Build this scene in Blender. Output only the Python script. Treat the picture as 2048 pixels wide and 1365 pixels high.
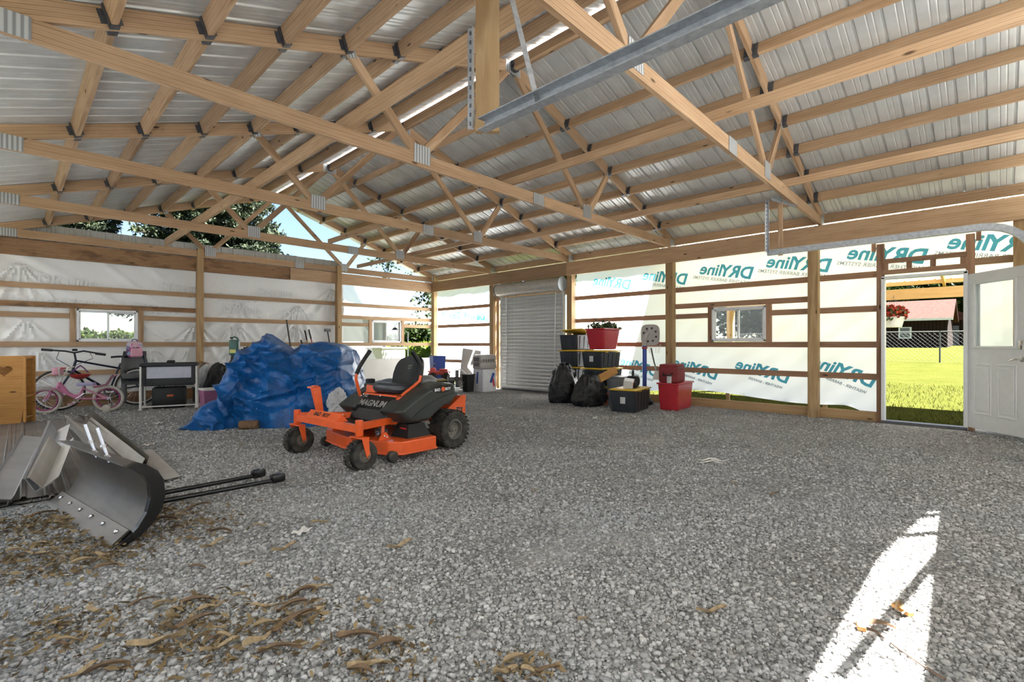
import bpy, bmesh, math, random
import numpy as np
from mathutils import Vector, Matrix

random.seed(7); RNG = np.random.default_rng(7)
for o in list(bpy.data.objects): bpy.data.objects.remove(o)
SC = bpy.context.scene
COL = SC.collection

# ------------------------------------------------------------------ camera, sky, sun, exposure
CAMZ = 1.15; F = 990.0; HZ = 689.0
FW = (0.7122, 0.7020); RT = (0.7020, -0.7122)
cd = bpy.data.cameras.new('camera'); cam = bpy.data.objects.new('camera', cd); COL.objects.link(cam)
cd.sensor_width = 36.0; cd.lens = F / 2048 * 36.0; cd.shift_y = (HZ - 682.5) / 2048
cd.clip_start = 0.02; cd.clip_end = 500
cam.location = (0, 0, CAMZ); cam.rotation_euler = (math.radians(90), 0, math.atan2(-FW[0], FW[1]))
SC.camera = cam
SC.view_settings.view_transform = 'Standard'; SC.view_settings.look = 'None'
SC.view_settings.gamma = 1.0; SC.view_settings.use_curve_mapping = False
SC.view_settings.exposure = 2.85
wd = bpy.data.worlds.new('sky'); SC.world = wd; wd.use_nodes = True
nt = wd.node_tree; bg = nt.nodes['Background']
sky = nt.nodes.new('ShaderNodeTexSky'); sky.sky_type = 'NISHITA'; sky.sun_disc = False
SUN_AZ, SUN_EL = 54.0, 60.0     # degrees: azimuth from -Y towards +X, elevation
sky.sun_elevation = math.radians(SUN_EL); sky.sun_rotation = math.radians(180 - SUN_AZ)
sky.air_density = 1.0; sky.dust_density = 0.4; sky.ozone_density = 1.6
nt.links.new(sky.outputs[0], bg.inputs[0]); bg.inputs[1].default_value = 0.04
sd = bpy.data.lights.new('sun', 'SUN'); sun = bpy.data.objects.new('sun', sd); COL.objects.link(sun)
sd.energy = 13.0; sd.angle = math.radians(0.6); sd.color = (1.0, 0.975, 0.935)
_a, _e = math.radians(SUN_AZ), math.radians(SUN_EL)
SUND = Vector((math.sin(_a) * math.cos(_e), -math.cos(_a) * math.cos(_e), math.sin(_e)))
sun.rotation_euler = SUND.to_track_quat('Z', 'Y').to_euler(); sun.location = (5, -8, 20)

# ------------------------------------------------------------------ pixel -> place
def ray(px, py):
    a = (px - 1024) / F; b = -(py - HZ) / F
    return Vector((FW[0] + a * RT[0], FW[1] + a * RT[1], b))
CAMP = Vector((0, 0, CAMZ))
def onZ(px, py, z=0.0): d = ray(px, py); return CAMP + d * ((z - CAMZ) / d.z)
def onX(px, py, x): d = ray(px, py); return CAMP + d * (x / d.x)
def onY(px, py, y): d = ray(px, py); return CAMP + d * (y / d.y)
def dep(px, py, Z): return CAMP + ray(px, py) * Z

# ------------------------------------------------------------------ mesh helpers
class MB:
    def __init__(s): s.v = []; s.f = []
    def add(s, vs, fs):
        n = len(s.v); s.v += [tuple(v) for v in vs]; s.f += [tuple(i + n for i in f) for f in fs]; return s
    def box(s, c, d, rz=0.0, M=None):
        x, y, z = d[0] / 2, d[1] / 2, d[2] / 2
        vs = [Vector((a * x, b * y, e * z)) for e in (-1, 1) for a, b in ((-1, -1), (1, -1), (1, 1), (-1, 1))]
        if M is None: M = Matrix.Rotation(rz, 3, 'Z')
        vs = [M @ v + Vector(c) for v in vs]
        return s.add(vs, [(3, 2, 1, 0), (4, 5, 6, 7), (0, 1, 5, 4), (1, 2, 6, 5), (2, 3, 7, 6), (3, 0, 4, 7)])
    def rbox(s, c, d, r=0.01, rz=0.0, M=None, seg=2):
        bm = bmesh.new(); bmesh.ops.create_cube(bm, size=1.0)
        for v in bm.verts: v.co = Vector((v.co.x * d[0], v.co.y * d[1], v.co.z * d[2]))
        bmesh.ops.bevel(bm, geom=list(bm.edges) + list(bm.verts), offset=r, segments=seg, affect='EDGES', profile=0.5)
        if M is None: M = Matrix.Rotation(rz, 3, 'Z')
        bm.verts.index_update()
        s.add([M @ v.co + Vector(c) for v in bm.verts], [[v.index for v in f.verts] for f in bm.faces]); bm.free(); return s
    def tube(s, pts, r, n=8, cap=True, closed=False):
        pts = [Vector(p) for p in pts]; k = len(pts)
        rs = r if isinstance(r, (list, tuple)) else [r] * k
        ring = []; prev = None
        for i, p in enumerate(pts):
            if closed: t = (pts[(i + 1) % k] - pts[i - 1])
            else: t = (pts[min(i + 1, k - 1)] - pts[max(i - 1, 0)])
            t.normalize()
            if prev is None:
                u = t.orthogonal().normalized()
            else:
                u = (prev - t * prev.dot(t))
                u = u.normalized() if u.length > 1e-6 else t.orthogonal().normalized()
            prev = u; w = t.cross(u)
            ring.append([p + (u * math.cos(2 * math.pi * j / n) + w * math.sin(2 * math.pi * j / n)) * rs[i] for j in range(n)])
        vs = [v for rg in ring for v in rg]; fs = []
        for i in range(k if closed else k - 1):
            a = i * n; b = ((i + 1) % k) * n
            for j in range(n): fs.append((a + j, a + (j + 1) % n, b + (j + 1) % n, b + j))
        if cap and not closed:
            fs.append(tuple(range(n - 1, -1, -1))); fs.append(tuple((k - 1) * n + j for j in range(n)))
        return s.add(vs, fs)
    def lathe(s, prof, c=(0, 0, 0), axis='Z', n=24, M=None):
        vs = []; fs = []; k = len(prof)
        for j in range(n):
            a = 2 * math.pi * j / n
            for r, h in prof:
                p = (r * math.cos(a), r * math.sin(a), h)
                if axis == 'X': p = (h, p[0], p[1])
                elif axis == 'Y': p = (p[0], h, p[1])
                p = Vector(p)
                if M is not None: p = M @ p
                vs.append(p + Vector(c))
        for j in range(n):
            a = j * k; b = ((j + 1) % n) * k
            for i in range(k - 1): fs.append((a + i, b + i, b + i + 1, a + i + 1))
        return s.add(vs, fs)
    def prism(s, poly, h0, h1, plane='XY', M=None, c=(0, 0, 0)):
        k = len(poly)
        def P(p, h):
            v = Vector((p[0], p[1], h)) if plane == 'XY' else (Vector((p[0], h, p[1])) if plane == 'XZ' else Vector((h, p[0], p[1])))
            if M is not None: v = M @ v
            return v + Vector(c)
        vs = [P(p, h0) for p in poly] + [P(p, h1) for p in poly]
        fs = [tuple(range(k - 1, -1, -1)), tuple(range(k, 2 * k))] + [(i, (i + 1) % k, k + (i + 1) % k, k + i) for i in range(k)]
        return s.add(vs, fs)
    def grid(s, fn, nu, nv):
        n0 = len(s.v)
        for j in range(nv + 1):
            for i in range(nu + 1): s.v.append(tuple(fn(i / nu, j / nv)))
        for j in range(nv):
            for i in range(nu):
                a = n0 + j * (nu + 1) + i
                s.f.append((a, a + 1, a + nu + 2, a + nu + 1))
        return s
    def mesh(s, name, mat=None, smooth=False):
        me = bpy.data.meshes.new(name); me.from_pydata(s.v, [], s.f)
        bm = bmesh.new(); bm.from_mesh(me); bmesh.ops.recalc_face_normals(bm, faces=bm.faces); bm.to_mesh(me); bm.free()
        if mat is not None: me.materials.append(mat)
        if smooth:
            me.polygons.foreach_set('use_smooth', [True] * len(me.polygons))
            try: me.set_sharp_from_angle(angle=math.radians(38))
            except Exception: pass
        me.update(); return me
    def build(s, name, mat, parent=None, smooth=False, loc=None, rz=0.0):
        return link(name, s.mesh(name, mat, smooth), parent, loc, rz)
def link(name, me, parent=None, loc=None, rz=0.0):
    o = bpy.data.objects.new(name, me); COL.objects.link(o)
    if parent is not None: o.parent = parent
    if loc is not None: o.location = loc
    if rz: o.rotation_euler = (0, 0, rz)
    return o
def empty(name, loc=(0, 0, 0), rz=0.0, parent=None):
    o = link(name, None, parent, loc, rz); o.empty_display_size = 0.1; return o
def tag(o, label=None, cat=None, group=None, kind=None):
    if label: o['label'] = label
    if cat: o['category'] = cat
    if group: o['group'] = group
    if kind: o['kind'] = kind
    return o
def thing(name, label, cat, loc=(0, 0, 0), rz=0.0, group=None): return tag(empty(name, loc, rz), label, cat, group)
def copy_tree(o, parent=None):
    c = o.copy(); COL.objects.link(c); c.parent = parent
    for ch in o.children: copy_tree(ch, c)
    return c
def subsurf(o, lv=1):
    m = o.modifiers.new('s', 'SUBSURF'); m.levels = lv; m.render_levels = lv; return o
def board(name, p0, p1, w, t, mat, parent=None, up=(0, 0, 1)):
    """straight timber: w = size along `up`, t = the other size; mesh runs along its local X"""
    p0, p1 = Vector(p0), Vector(p1); L = (p1 - p0).length
    x = (p1 - p0).normalized(); z = Vector(up); z = (z - x * z.dot(x)).normalized(); y = z.cross(x)
    o = MB().box((0, 0, 0), (L, t, w)).build(name, mat, parent)
    M = Matrix((x, y, z)).transposed().to_4x4(); M.translation = (p0 + p1) / 2
    o.matrix_local = M
    return o

# ------------------------------------------------------------------ material helpers
def M_new(name):
    m = bpy.data.materials.new(name); m.use_nodes = True
    return m, m.node_tree, m.node_tree.nodes['Principled BSDF']
def nd(t, typ, **kw):
    n = t.nodes.new(typ)
    for k, v in kw.items(): setattr(n, k, v)
    return n
def ramp(t, fac, cols):
    r = nd(t, 'ShaderNodeValToRGB'); e = r.color_ramp.elements
    while len(e) < len(cols): e.new(0.5)
    for i, (p, c) in enumerate(cols): e[i].position = p; e[i].color = (*c, 1)
    t.links.new(fac, r.inputs[0]); return r.outputs[0]
def coords(t, kind='Object', scale=(1, 1, 1), rand=False):
    tc = nd(t, 'ShaderNodeTexCoord'); mp = nd(t, 'ShaderNodeMapping'); mp.inputs['Scale'].default_value = scale
    src = tc.outputs[kind]
    if rand:
        oi = nd(t, 'ShaderNodeObjectInfo'); ad = nd(t, 'ShaderNodeVectorMath', operation='MULTIPLY_ADD')
        t.links.new(oi.outputs['Random'], ad.inputs[0]); ad.inputs[1].default_value = (37, 53, 71); t.links.new(src, ad.inputs[2]); src = ad.outputs[0]
    t.links.new(src, mp.inputs[0]); return mp.outputs[0]
def noise(t, vec, scale, detail=4, rough=0.55, out=0):
    n = nd(t, 'ShaderNodeTexNoise'); n.inputs['Scale'].default_value = scale; n.inputs['Detail'].default_value = detail
    n.inputs['Roughness'].default_value = rough; t.links.new(vec, n.inputs['Vector']); return n.outputs[out]
def bump(t, b, h, strength=0.3, dist=0.01):
    n = nd(t, 'ShaderNodeBump'); n.inputs['Strength'].default_value = strength; n.inputs['Distance'].default_value = dist
    t.links.new(h, n.inputs['Height']); t.links.new(n.outputs[0], b.inputs['Normal'])
def mixc(t, f, a, b, mode='MIX'):
    n = nd(t, 'ShaderNodeMix', data_type='RGBA', blend_type=mode)
    for s, v in ((0, f), (6, a), (7, b)):
        if hasattr(v, 'is_linked'): t.links.new(v, n.inputs[s])
        elif s == 0: n.inputs[0].default_value = v
        else: n.inputs[s].default_value = (*v, 1)
    return n.outputs[2]
def plain(name, col, rough=0.5, metal=0.0, var=0.12, scale=12.0, bmp=0.0, spec=0.5, coat=0.0):
    m, t, b = M_new(name); v = coords(t); n = noise(t, v, scale, 3)
    lo = tuple(c * (1 - var) for c in col); hi = tuple(min(1, c * (1 + var)) for c in col)
    t.links.new(ramp(t, n, [(0.3, lo), (0.7, hi)]), b.inputs['Base Color'])
    b.inputs['Roughness'].default_value = rough; b.inputs['Metallic'].default_value = metal
    b.inputs['Specular IOR Level'].default_value = spec
    if coat: b.inputs['Coat Weight'].default_value = coat
    if bmp: bump(t, b, n, bmp, 0.005)
    return m
def wood(name, dark, mid, light, rough=0.75, stain=0.0):
    m, t, b = M_new(name)
    v = coords(t, 'Object', (1.0, 9.0, 9.0), True)
    wv = nd(t, 'ShaderNodeTexWave', bands_direction='Z'); wv.inputs['Scale'].default_value = 1.1; wv.inputs['Distortion'].default_value = 5.0
    wv.inputs['Detail'].default_value = 2; wv.inputs['Detail Scale'].default_value = 0.7; t.links.new(v, wv.inputs['Vector'])
    n1 = noise(t, v, 2.2, 6, 0.65)
    c = ramp(t, wv.outputs['Fac'], [(0.15, mid), (0.65, light), (0.95, dark)])
    c = mixc(t, 0.45, c, ramp(t, n1, [(0.3, dark), (0.5, mid), (0.7, light)]))
    v2 = coords(t, 'Object', (2.2, 7, 7), True)
    vo = nd(t, 'ShaderNodeTexVoronoi'); vo.inputs['Scale'].default_value = 1.0; t.links.new(v2, vo.inputs['Vector'])
    kn = ramp(t, vo.outputs['Distance'], [(0.05, (1, 1, 1)), (0.11, (0, 0, 0))])
    c = mixc(t, kn, c, tuple(x * 0.32 for x in dark))
    oi = nd(t, 'ShaderNodeObjectInfo')
    tint = ramp(t, oi.outputs['Random'], [(0.0, (0.78, 0.76, 0.74)), (0.5, (1, 0.99, 0.97)), (1.0, (1.12, 1.1, 1.05))])
    c = mixc(t, 1.0, c, tint, 'MULTIPLY')
    if stain:
        v3 = coords(t, 'Object', (1.2, 3, 3), True); s = noise(t, v3, 1.5, 4)
        c = mixc(t, ramp(t, s, [(0.5, (0, 0, 0)), (0.62, (stain,) * 3)]), c, (0.10, 0.055, 0.03))
    t.links.new(c, b.inputs['Base Color']); b.inputs['Roughness'].default_value = rough
    b.inputs['Specular IOR Level'].default_value = 0.25
    bump(t, b, n1, 0.15, 0.004); return m

MAT = {}
MAT['wood'] = wood('pine_lumber', (0.30, 0.18, 0.10), (0.44, 0.29, 0.175), (0.56, 0.40, 0.26))
MAT['wood_dark'] = wood('stained_lumber', (0.20, 0.105, 0.05), (0.33, 0.19, 0.10), (0.44, 0.27, 0.15), stain=0.7)
MAT['wood_post'] = wood('treated_post', (0.28, 0.17, 0.08), (0.42, 0.28, 0.145), (0.52, 0.37, 0.21))
MAT['wood_girt'] = wood('girt_lumber', (0.24, 0.13, 0.08), (0.36, 0.21, 0.13), (0.46, 0.29, 0.19))
MAT['steel'] = plain('galvanised_steel', (0.36, 0.38, 0.40), 0.42, 0.6, 0.18, 30)
MAT['dark_steel'] = plain('grey_steel', (0.12, 0.12, 0.13), 0.45, 0.6, 0.2, 30)
def plate_mat():
    m, t, b = M_new('nail_plate'); v = coords(t)
    w = nd(t, 'ShaderNodeTexWave', bands_direction='X'); w.inputs['Scale'].default_value = 9; t.links.new(v, w.inputs[0])
    t.links.new(ramp(t, w.outputs['Fac'], [(0.2, (0.28, 0.29, 0.30)), (0.7, (0.55, 0.57, 0.58))]), b.inputs['Base Color'])
    b.inputs['Roughness'].default_value = 0.45; b.inputs['Metallic'].default_value = 0.5; bump(t, b, w.outputs['Fac'], 0.5, 0.004); return m
MAT['plate'] = plate_mat()
def sheet_mat():
    m, t, b = M_new('steel_sheet'); v = coords(t); n = noise(t, v, 3, 4)
    t.links.new(ramp(t, n, [(0.3, (0.50, 0.51, 0.50)), (0.7, (0.62, 0.63, 0.62))]), b.inputs['Base Color'])
    b.inputs['Roughness'].default_value = 0.34; b.inputs['Metallic'].default_value = 0.25; return m
MAT['sheet'] = sheet_mat()
def film_mat(name, col, trans, tint, opac=1.0):
    m = bpy.data.materials.new(name); m.use_nodes = True; t = m.node_tree
    b = t.nodes['Principled BSDF']; out = t.nodes['Material Output']
    v = coords(t); n = noise(t, v, 1.6, 5); n2 = noise(t, v, 9, 4)
    b.inputs['Base Color'].default_value = (*col, 1); b.inputs['Roughness'].default_value = 0.42
    tr = nd(t, 'ShaderNodeBsdfTranslucent'); tr.inputs[0].default_value = (*tint, 1)
    ad = nd(t, 'ShaderNodeMath', operation='ADD'); t.links.new(n, ad.inputs[0]); t.links.new(n2, ad.inputs[1])
    bump(t, b, ad.outputs[0], 0.35, 0.02)
    mx = nd(t, 'ShaderNodeMixShader'); mx.inputs[0].default_value = trans
    t.links.new(b.outputs[0], mx.inputs[1]); t.links.new(tr.outputs[0], mx.inputs[2]); s = mx.outputs[0]
    if opac < 1:
        tp = nd(t, 'ShaderNodeBsdfTransparent'); m2 = nd(t, 'ShaderNodeMixShader'); m2.inputs[0].default_value = opac
        t.links.new(tp.outputs[0], m2.inputs[1]); t.links.new(s, m2.inputs[2]); s = m2.outputs[0]
    t.links.new(s, out.inputs[0]); return m
MAT['film'] = film_mat('house_wrap_film', (0.86, 0.86, 0.84), 0.74, (0.93, 0.955, 0.99))
MAT['film_backed'] = film_mat('house_wrap_over_siding', (0.92, 0.915, 0.90), 0.08, (0.9, 0.9, 0.9))
MAT['film_clear'] = film_mat('loose_thin_wrap', (0.82, 0.82, 0.82), 0.6, (0.95, 0.95, 0.95), 0.72)
MAT['ink'] = film_mat('wrap_print_blue', (0.05, 0.30, 0.42), 0.45, (0.10, 0.45, 0.60))
MAT['ink_grey'] = film_mat('wrap_print_grey', (0.25, 0.30, 0.36), 0.45, (0.35, 0.42, 0.48))
MAT['ink_faint'] = film_mat('wrap_print_faint', (0.79, 0.785, 0.78), 0.08, (0.6, 0.6, 0.6))
def glass_mat():
    m = bpy.data.materials.new('window_glass'); m.use_nodes = True; t = m.node_tree; out = t.nodes['Material Output']
    gl = nd(t, 'ShaderNodeBsdfGlossy'); gl.inputs['Roughness'].default_value = 0.03
    tp = nd(t, 'ShaderNodeBsdfTransparent'); tp.inputs[0].default_value = (0.93, 0.95, 0.95, 1)
    v = coords(t); n = noise(t, v, 3.0)
    r = nd(t, 'ShaderNodeMapRange'); r.inputs[3].default_value = 0.05; r.inputs[4].default_value = 0.05; t.links.new(n, r.inputs[0])
    mx = nd(t, 'ShaderNodeMixShader'); t.links.new(r.outputs[0], mx.inputs[0])
    t.links.new(tp.outputs[0], mx.inputs[1]); t.links.new(gl.outputs[0], mx.inputs[2]); t.links.new(mx.outputs[0], out.inputs[0]); return m
MAT['glass'] = glass_mat()
MAT['vinyl'] = plain('white_vinyl', (0.80, 0.80, 0.80), 0.4, 0, 0.04)
MAT['door_white'] = plain('white_door_paint', (0.80, 0.82, 0.82), 0.42, 0, 0.03)

# ------------------------------------------------------------------ lettering
_txt = {}
def text_mesh(s, mat, size=1.0, bold=0.0, shear=0.0, align='LEFT', ext=0.0, space=1.0):
    k = (s, mat.name, size, bold, shear, align, ext, space)
    if k in _txt: return _txt[k]
    cu = bpy.data.curves.new('lettering', 'FONT'); cu.body = s; cu.size = size; cu.offset = bold; cu.shear = shear; cu.align_x = align
    cu.extrude = ext; cu.space_character = space; cu.resolution_u = 3
    o = bpy.data.objects.new('lettering', cu); COL.objects.link(o)
    dg = bpy.context.evaluated_depsgraph_get(); me = bpy.data.meshes.new_from_object(o.evaluated_get(dg))
    bpy.data.objects.remove(o); bpy.data.curves.remove(cu)
    me.materials.clear(); me.materials.append(mat); me.name = 'lettering'; _txt[k] = me; return me
def lettering(s, mat, origin, xdir, ydir, size, parent, bold=0.0, shear=0.0, align='LEFT', ext=0.0, name='lettering', space=1.0):
    """flat print: xdir is the reading direction, ydir up"""
    o = link(name, text_mesh(s, mat, size, bold, shear, align, ext, space), parent)
    x = Vector(xdir).normalized(); y = Vector(ydir); y = (y - x * y.dot(x)).normalized(); z = x.cross(y)
    M = Matrix((x, y, z)).transposed().to_4x4(); M.translation = Vector(origin); o.matrix_local = M; return o

# ------------------------------------------------------------------ the barn: dimensions
WX = 8.87          # inner face of the right wall posts
WY = 12.02         # inner face of the far gable posts
RX = 4.42          # ridge
SL = 0.333         # roof slope
ZH = 3.0           # header top, trusses sit here
TY = [12.08, 9.52, 6.94, 4.50, 2.00]     # truss positions at the right wall
TK = [0.0, 0.22, 0.23, 0.28, 0.30]       # how far each truss runs out of square at the left wall
def ty(i, x): return TY[i] - TK[i] * (9.0 - x) / 9.0
PY = [9.51, 6.93, 4.52, 2.10, -0.19]
def chord_z(x): return 3.085 + SL * (WX - (x if x > RX else 2 * RX - x))   # underside of the top chord

# ------------------------------------------------------------------ ground
def gravel_mat():
    m, t, b = M_new('crushed_gravel'); v = coords(t)
    vo = nd(t, 'ShaderNodeTexVoronoi'); vo.inputs['Scale'].default_value = 42; t.links.new(v, vo.inputs['Vector'])
    vo2 = nd(t, 'ShaderNodeTexVoronoi'); vo2.inputs['Scale'].default_value = 95; t.links.new(v, vo2.inputs['Vector'])
    g = ramp(t, vo.outputs['Color'], [(0.1, (0.22, 0.215, 0.20)), (0.5, (0.38, 0.37, 0.35)), (0.9, (0.58, 0.57, 0.55))])
    g2 = ramp(t, vo2.outputs['Color'], [(0.1, (0.22, 0.215, 0.20)), (0.9, (0.55, 0.54, 0.52))])
    c = mixc(t, 0.5, g, g2)
    d = ramp(t, vo.outputs['Distance'], [(0.25, (1, 1, 1)), (0.62, (0.55, 0.55, 0.55))])
    c = mixc(t, 1.0, c, d, 'MULTIPLY')
    dust = ramp(t, noise(t, v, 0.9, 5, 0.6), [(0.52, (0, 0, 0)), (0.68, (0.6, 0.6, 0.6))])
    c = mixc(t, dust, c, (0.48, 0.465, 0.44))
    t.links.new(c, b.inputs['Base Color']); b.inputs['Roughness'].default_value = 0.9; b.inputs['Specular IOR Level'].default_value = 0.2
    inv = nd(t, 'ShaderNodeMath', operation='SUBTRACT'); inv.inputs[0].default_value = 1; t.links.new(vo.outputs['Distance'], inv.inputs[1])
    ad = nd(t, 'ShaderNodeMath', operation='MULTIPLY_ADD'); t.links.new(vo2.outputs['Distance'], ad.inputs[0]); ad.inputs[1].default_value = -0.5
    t.links.new(inv.outputs[0], ad.inputs[2]); bump(t, b, ad.outputs[0], 0.9, 0.02); return m
MAT['gravel'] = gravel_mat()
floor = MB().grid(lambda u, v: (-0.5 + u * 9.75, -1.2 + v * 13.6, 0.0), 8, 8).build('floor', MAT['gravel'])
tag(floor, 'grey crushed gravel floor of the pole barn', 'floor', kind='structure')

# ------------------------------------------------------------------ far gable wall (named wall_far)
wall_far = tag(empty('wall_far', (0, WY, 0)), 'far gable wall with posts, girts and white house wrap', 'wall', kind='structure')
def wf(x, y, z): return (x, y - WY, z)
GX = [-0.22, 2.83, 5.92, 8.94]
for i, gx in enumerate(GX[1:]):
    z1 = (3.17, 3.16, 3.16)[i]
    board('post', wf(gx, WY + 0.07, 0), wf(gx, WY + 0.07, z1), 0.14, 0.115, MAT['wood_post'], wall_far, up=(0, 1, 0))
for i in range(3):
    x0 = GX[i] + 0.058; x1 = GX[i + 1] - 0.058
    if i == 0: x0 = -0.45
    wd_ = MAT['wood_dark'] if i < 2 else MAT['wood']
    if i == 1:
        xm = 4.72
        board('header', wf(x0, WY + .12, 2.842), wf(xm, WY + .12, 2.842), 0.286, 0.04, MAT['wood_dark'], wall_far)
        board('header', wf(xm, WY + .10, 2.845), wf(x1, WY + .10, 2.845), 0.28, 0.04, MAT['wood'], wall_far)
    else:
        board('header', wf(x0, WY + .12, 2.842), wf(x1, WY + .12, 2.842), 0.286, 0.04, wd_, wall_far)
    zs = [2.19, 1.672, 1.15, 0.62] if i != 1 else [2.20, 1.685, 1.15, 0.62]
    for z in zs:
        segs = [(x0, x1)]
        if z > 1.6 and z < 1.8:
            if i == 0: segs = [(x0, 0.77), (1.875, x1)]
            if i == 2: segs = [(x0, 6.82), (7.93, x1)]
        for a, b in segs:
            board('girt', wf(a, WY + .16, z), wf(b, WY + .16, z), 0.092, 0.038, MAT['wood'], wall_far)
    if i != 1: board('girt', wf(x0, WY + .155, 1.862), wf(x1, WY + .155, 1.862), 0.092, 0.045, MAT['wood_dark'] if i == 0 else MAT['wood'], wall_far)
    board('skirt_board', wf(x0, WY + .165, 0.10), wf(x1, WY + .165, 0.10), 0.24, 0.038, MAT['wood_dark'], wall_far)
for xs in ((0.815, 1.83), (6.865, 7.885)):
    for x in xs:
        board('window_stud', wf(x, WY + .15, 1.19), wf(x, WY + .15, 1.815), 0.05, 0.085, MAT['wood'], wall_far, up=(0, 1, 0))

def smooth(a, b, x): x = min(1, max(0, (x - a) / (b - a))); return x * x * (3 - 2 * x)
PINCH = [(3.62, 2.15), (4.95, 2.13), (3.55, 1.64), (4.9, 1.64), (3.52, 1.1), (0.12, 2.62), (0.2, 1.63), (2.78, 1.62), (0.35, 1.1), (2.0, 1.1), (5.8, 2.6)]
def folds(x, z):
    d = 0.0
    for k, (a, c) in enumerate(PINCH):
        dx, dz = x - a, c - z
        if dz < 0.0: continue
        r = math.hypot(dx, dz)
        if r > 1.35: continue
        an = math.atan2(dx, dz)
        if abs(an) > 1.15: continue
        w = smooth(0.0, 0.12, r) * (1 - smooth(0.35, 1.3, r)) * (1 - smooth(0.6, 1.15, abs(an)))
        d += w * 0.055 * (0.5 + 0.5 * math.sin(an * (15 + 3 * (k % 3)) + k * 1.7)) ** 2
    s = (x * 0.75 + z * 1.05)
    q = math.sin(s * 9 + 1.2 * math.sin(x * 2.1 + z)) 
    d += 0.026 * max(0, q) ** 3 * (1 - smooth(2.4, 3.1, x))
    d += 0.010 * math.sin(x * 5.3 + math.sin(z * 6.1) * 1.3) * math.sin(z * 4.7 + x)
    k = smooth(.05, .16, min(abs(z - g) for g in (2.195, 1.862, 1.68, 1.15, .62)))     # pulled flat where a girt is nailed over it
    return min(d, .018 + .055 * k)
def film_back():
    mb = MB(); xs = np.linspace(-0.6, 6.12, 226); zs = np.linspace(0.16, 2.98, 96); H = (0.865, 1.785, 1.195, 1.81)
    idx = {}
    def vid(i, j):
        if (i, j) not in idx:
            x, z = xs[i], zs[j]; idx[(i, j)] = len(mb.v); mb.v.append(wf(x, WY + 0.205 - folds(x, z), z))
        return idx[(i, j)]
    for i in range(len(xs) - 1):
        for j in range(len(zs) - 1):
            xc, zc = (xs[i] + xs[i + 1]) / 2, (zs[j] + zs[j + 1]) / 2
            if H[0] < xc < H[1] and H[2] < zc < H[3]: continue
            mb.f.append((vid(i, j), vid(i + 1, j), vid(i + 1, j + 1), vid(i, j + 1)))
    return mb
wrap_far = film_back().build('house_wrap', MAT['film_backed'], wall_far, smooth=True); wrap_far['label'] = 'creased white house wrap backed by metal siding'
for x, z, tl in ((0.62, 2.0, 6), (1.7, 1.98, 7), (0.35, 2.42, 8), (2.15, 2.42, 6), (3.2, 2.28, 5), (4.0, 2.45, 4), (4.6, 1.95, 5), (3.3, 2.0, 4), (0.0, 2.0, 6)):
    a = math.radians(tl)
    lettering('DRYline', MAT['ink_faint'], wf(x, WY + 0.165, z), (math.cos(a), 0, -math.sin(a)), (0, 0, -1), 0.24, wrap_far, bold=0.006)
# loose translucent wrap hanging past the second post
def loose(u, v):
    z = 0.25 + v * 2.62
    e = 6.42 + (1 - v) ** 1.15 * 0.85 + 0.06 * math.sin(v * 19) 
    x = 6.12 + u * (e - 6.12)
    return wf(x, WY + 0.205 - 0.02 * math.sin((x * 1.3 + z) * 14) * u - 0.03 * u * math.sin(z * 3), z)
lw = MB().grid(loose, 14, 46).build('house_wrap', MAT['film_clear'], wall_far, smooth=True); lw['label'] = 'torn translucent end of the house wrap'
def rib_profile(L, mod=0.2286, hgt=0.019):
    pts = []; n = max(1, int(round(L / mod))); m = L / n
    for k in range(n):
        b = k * m
        pts += [(b, 0), (b + m * .36, 0), (b + m * .40, hgt * .25), (b + m * .44, 0), (b + m * .60, 0), (b + m * .64, hgt * .25), (b + m * .68, 0), (b + m * .84, 0), (b + m * .88, hgt), (b + m * .96, hgt)]
    pts.append((L, 0)); return pts
def sheet_mesh(name, W, L, mat):
    """ribbed sheet: width along local X, length along local Y, ribs up +Z"""
    pr = rib_profile(W); mb = MB()
    mb.v = [(a, 0, h) for a, h in pr] + [(a, L, h) for a, h in pr]; k = len(pr)
    mb.f = [(i, i + 1, k + i + 1, k + i) for i in range(k - 1)]
    return mb.mesh(name, mat)
def siding(x, w, z0, z1):
    o = link('siding_sheet', sheet_mesh('siding_sheet', w, z1 - z0, MAT['sheet']), wall_far); o.matrix_local = Matrix.Translation(wf(x, WY + 0.262, z0)) @ Matrix.Rotation(math.radians(90), 4, 'X')
siding(-.60, .73, .02, 3.31); siding(.13, .735, .02, 3.31); siding(.865, .92, .02, 1.195); siding(.865, .92, 1.81, 3.31)
siding(1.785, .60, .02, 3.31)
for k in range(4): siding(2.385 + k * .93, .93, .02, 3.31)
# translucent closure over the ridge gap

# ------------------------------------------------------------------ right eave wall
wall_right = tag(empty('wall_right', (WX, 5.9, 0)), 'right side wall with posts, girts and translucent printed house wrap', 'wall', kind='structure')
def wr(x, y, z): return (x - WX, y - 5.9, z)
for y in PY: board('post', wr(WX + .07, y, 0), wr(WX + .07, y, 2.98), 0.14, 0.14, MAT['wood_post'], wall_right, up=(1, 0, 0))
for a, b in ((12.02, 6.98), (6.98, 2.06), (2.06, -0.30)):
    board('header', wr(WX - .02, a, 2.852), wr(WX - .02, b, 2.852), 0.295, 0.04, MAT['wood'], wall_right)
eb = [12.02] + TY[1:] + [-0.30]
for a, b in zip(eb[:-1], eb[1:]):
    board('eave_board', wr(WX + .14, a - 0.03, 3.125), wr(WX + .14, b + 0.03, 3.125), 0.14, 0.038, MAT['wood'], wall_right)
GZ = [2.19, 1.68, 1.145, 0.665]
bays = [(12.02, PY[0] + .07), (PY[1] - .07, PY[2] + .07), (PY[2] - .07, PY[3] + .07), (PY[3] - .07, 1.27)]
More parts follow.
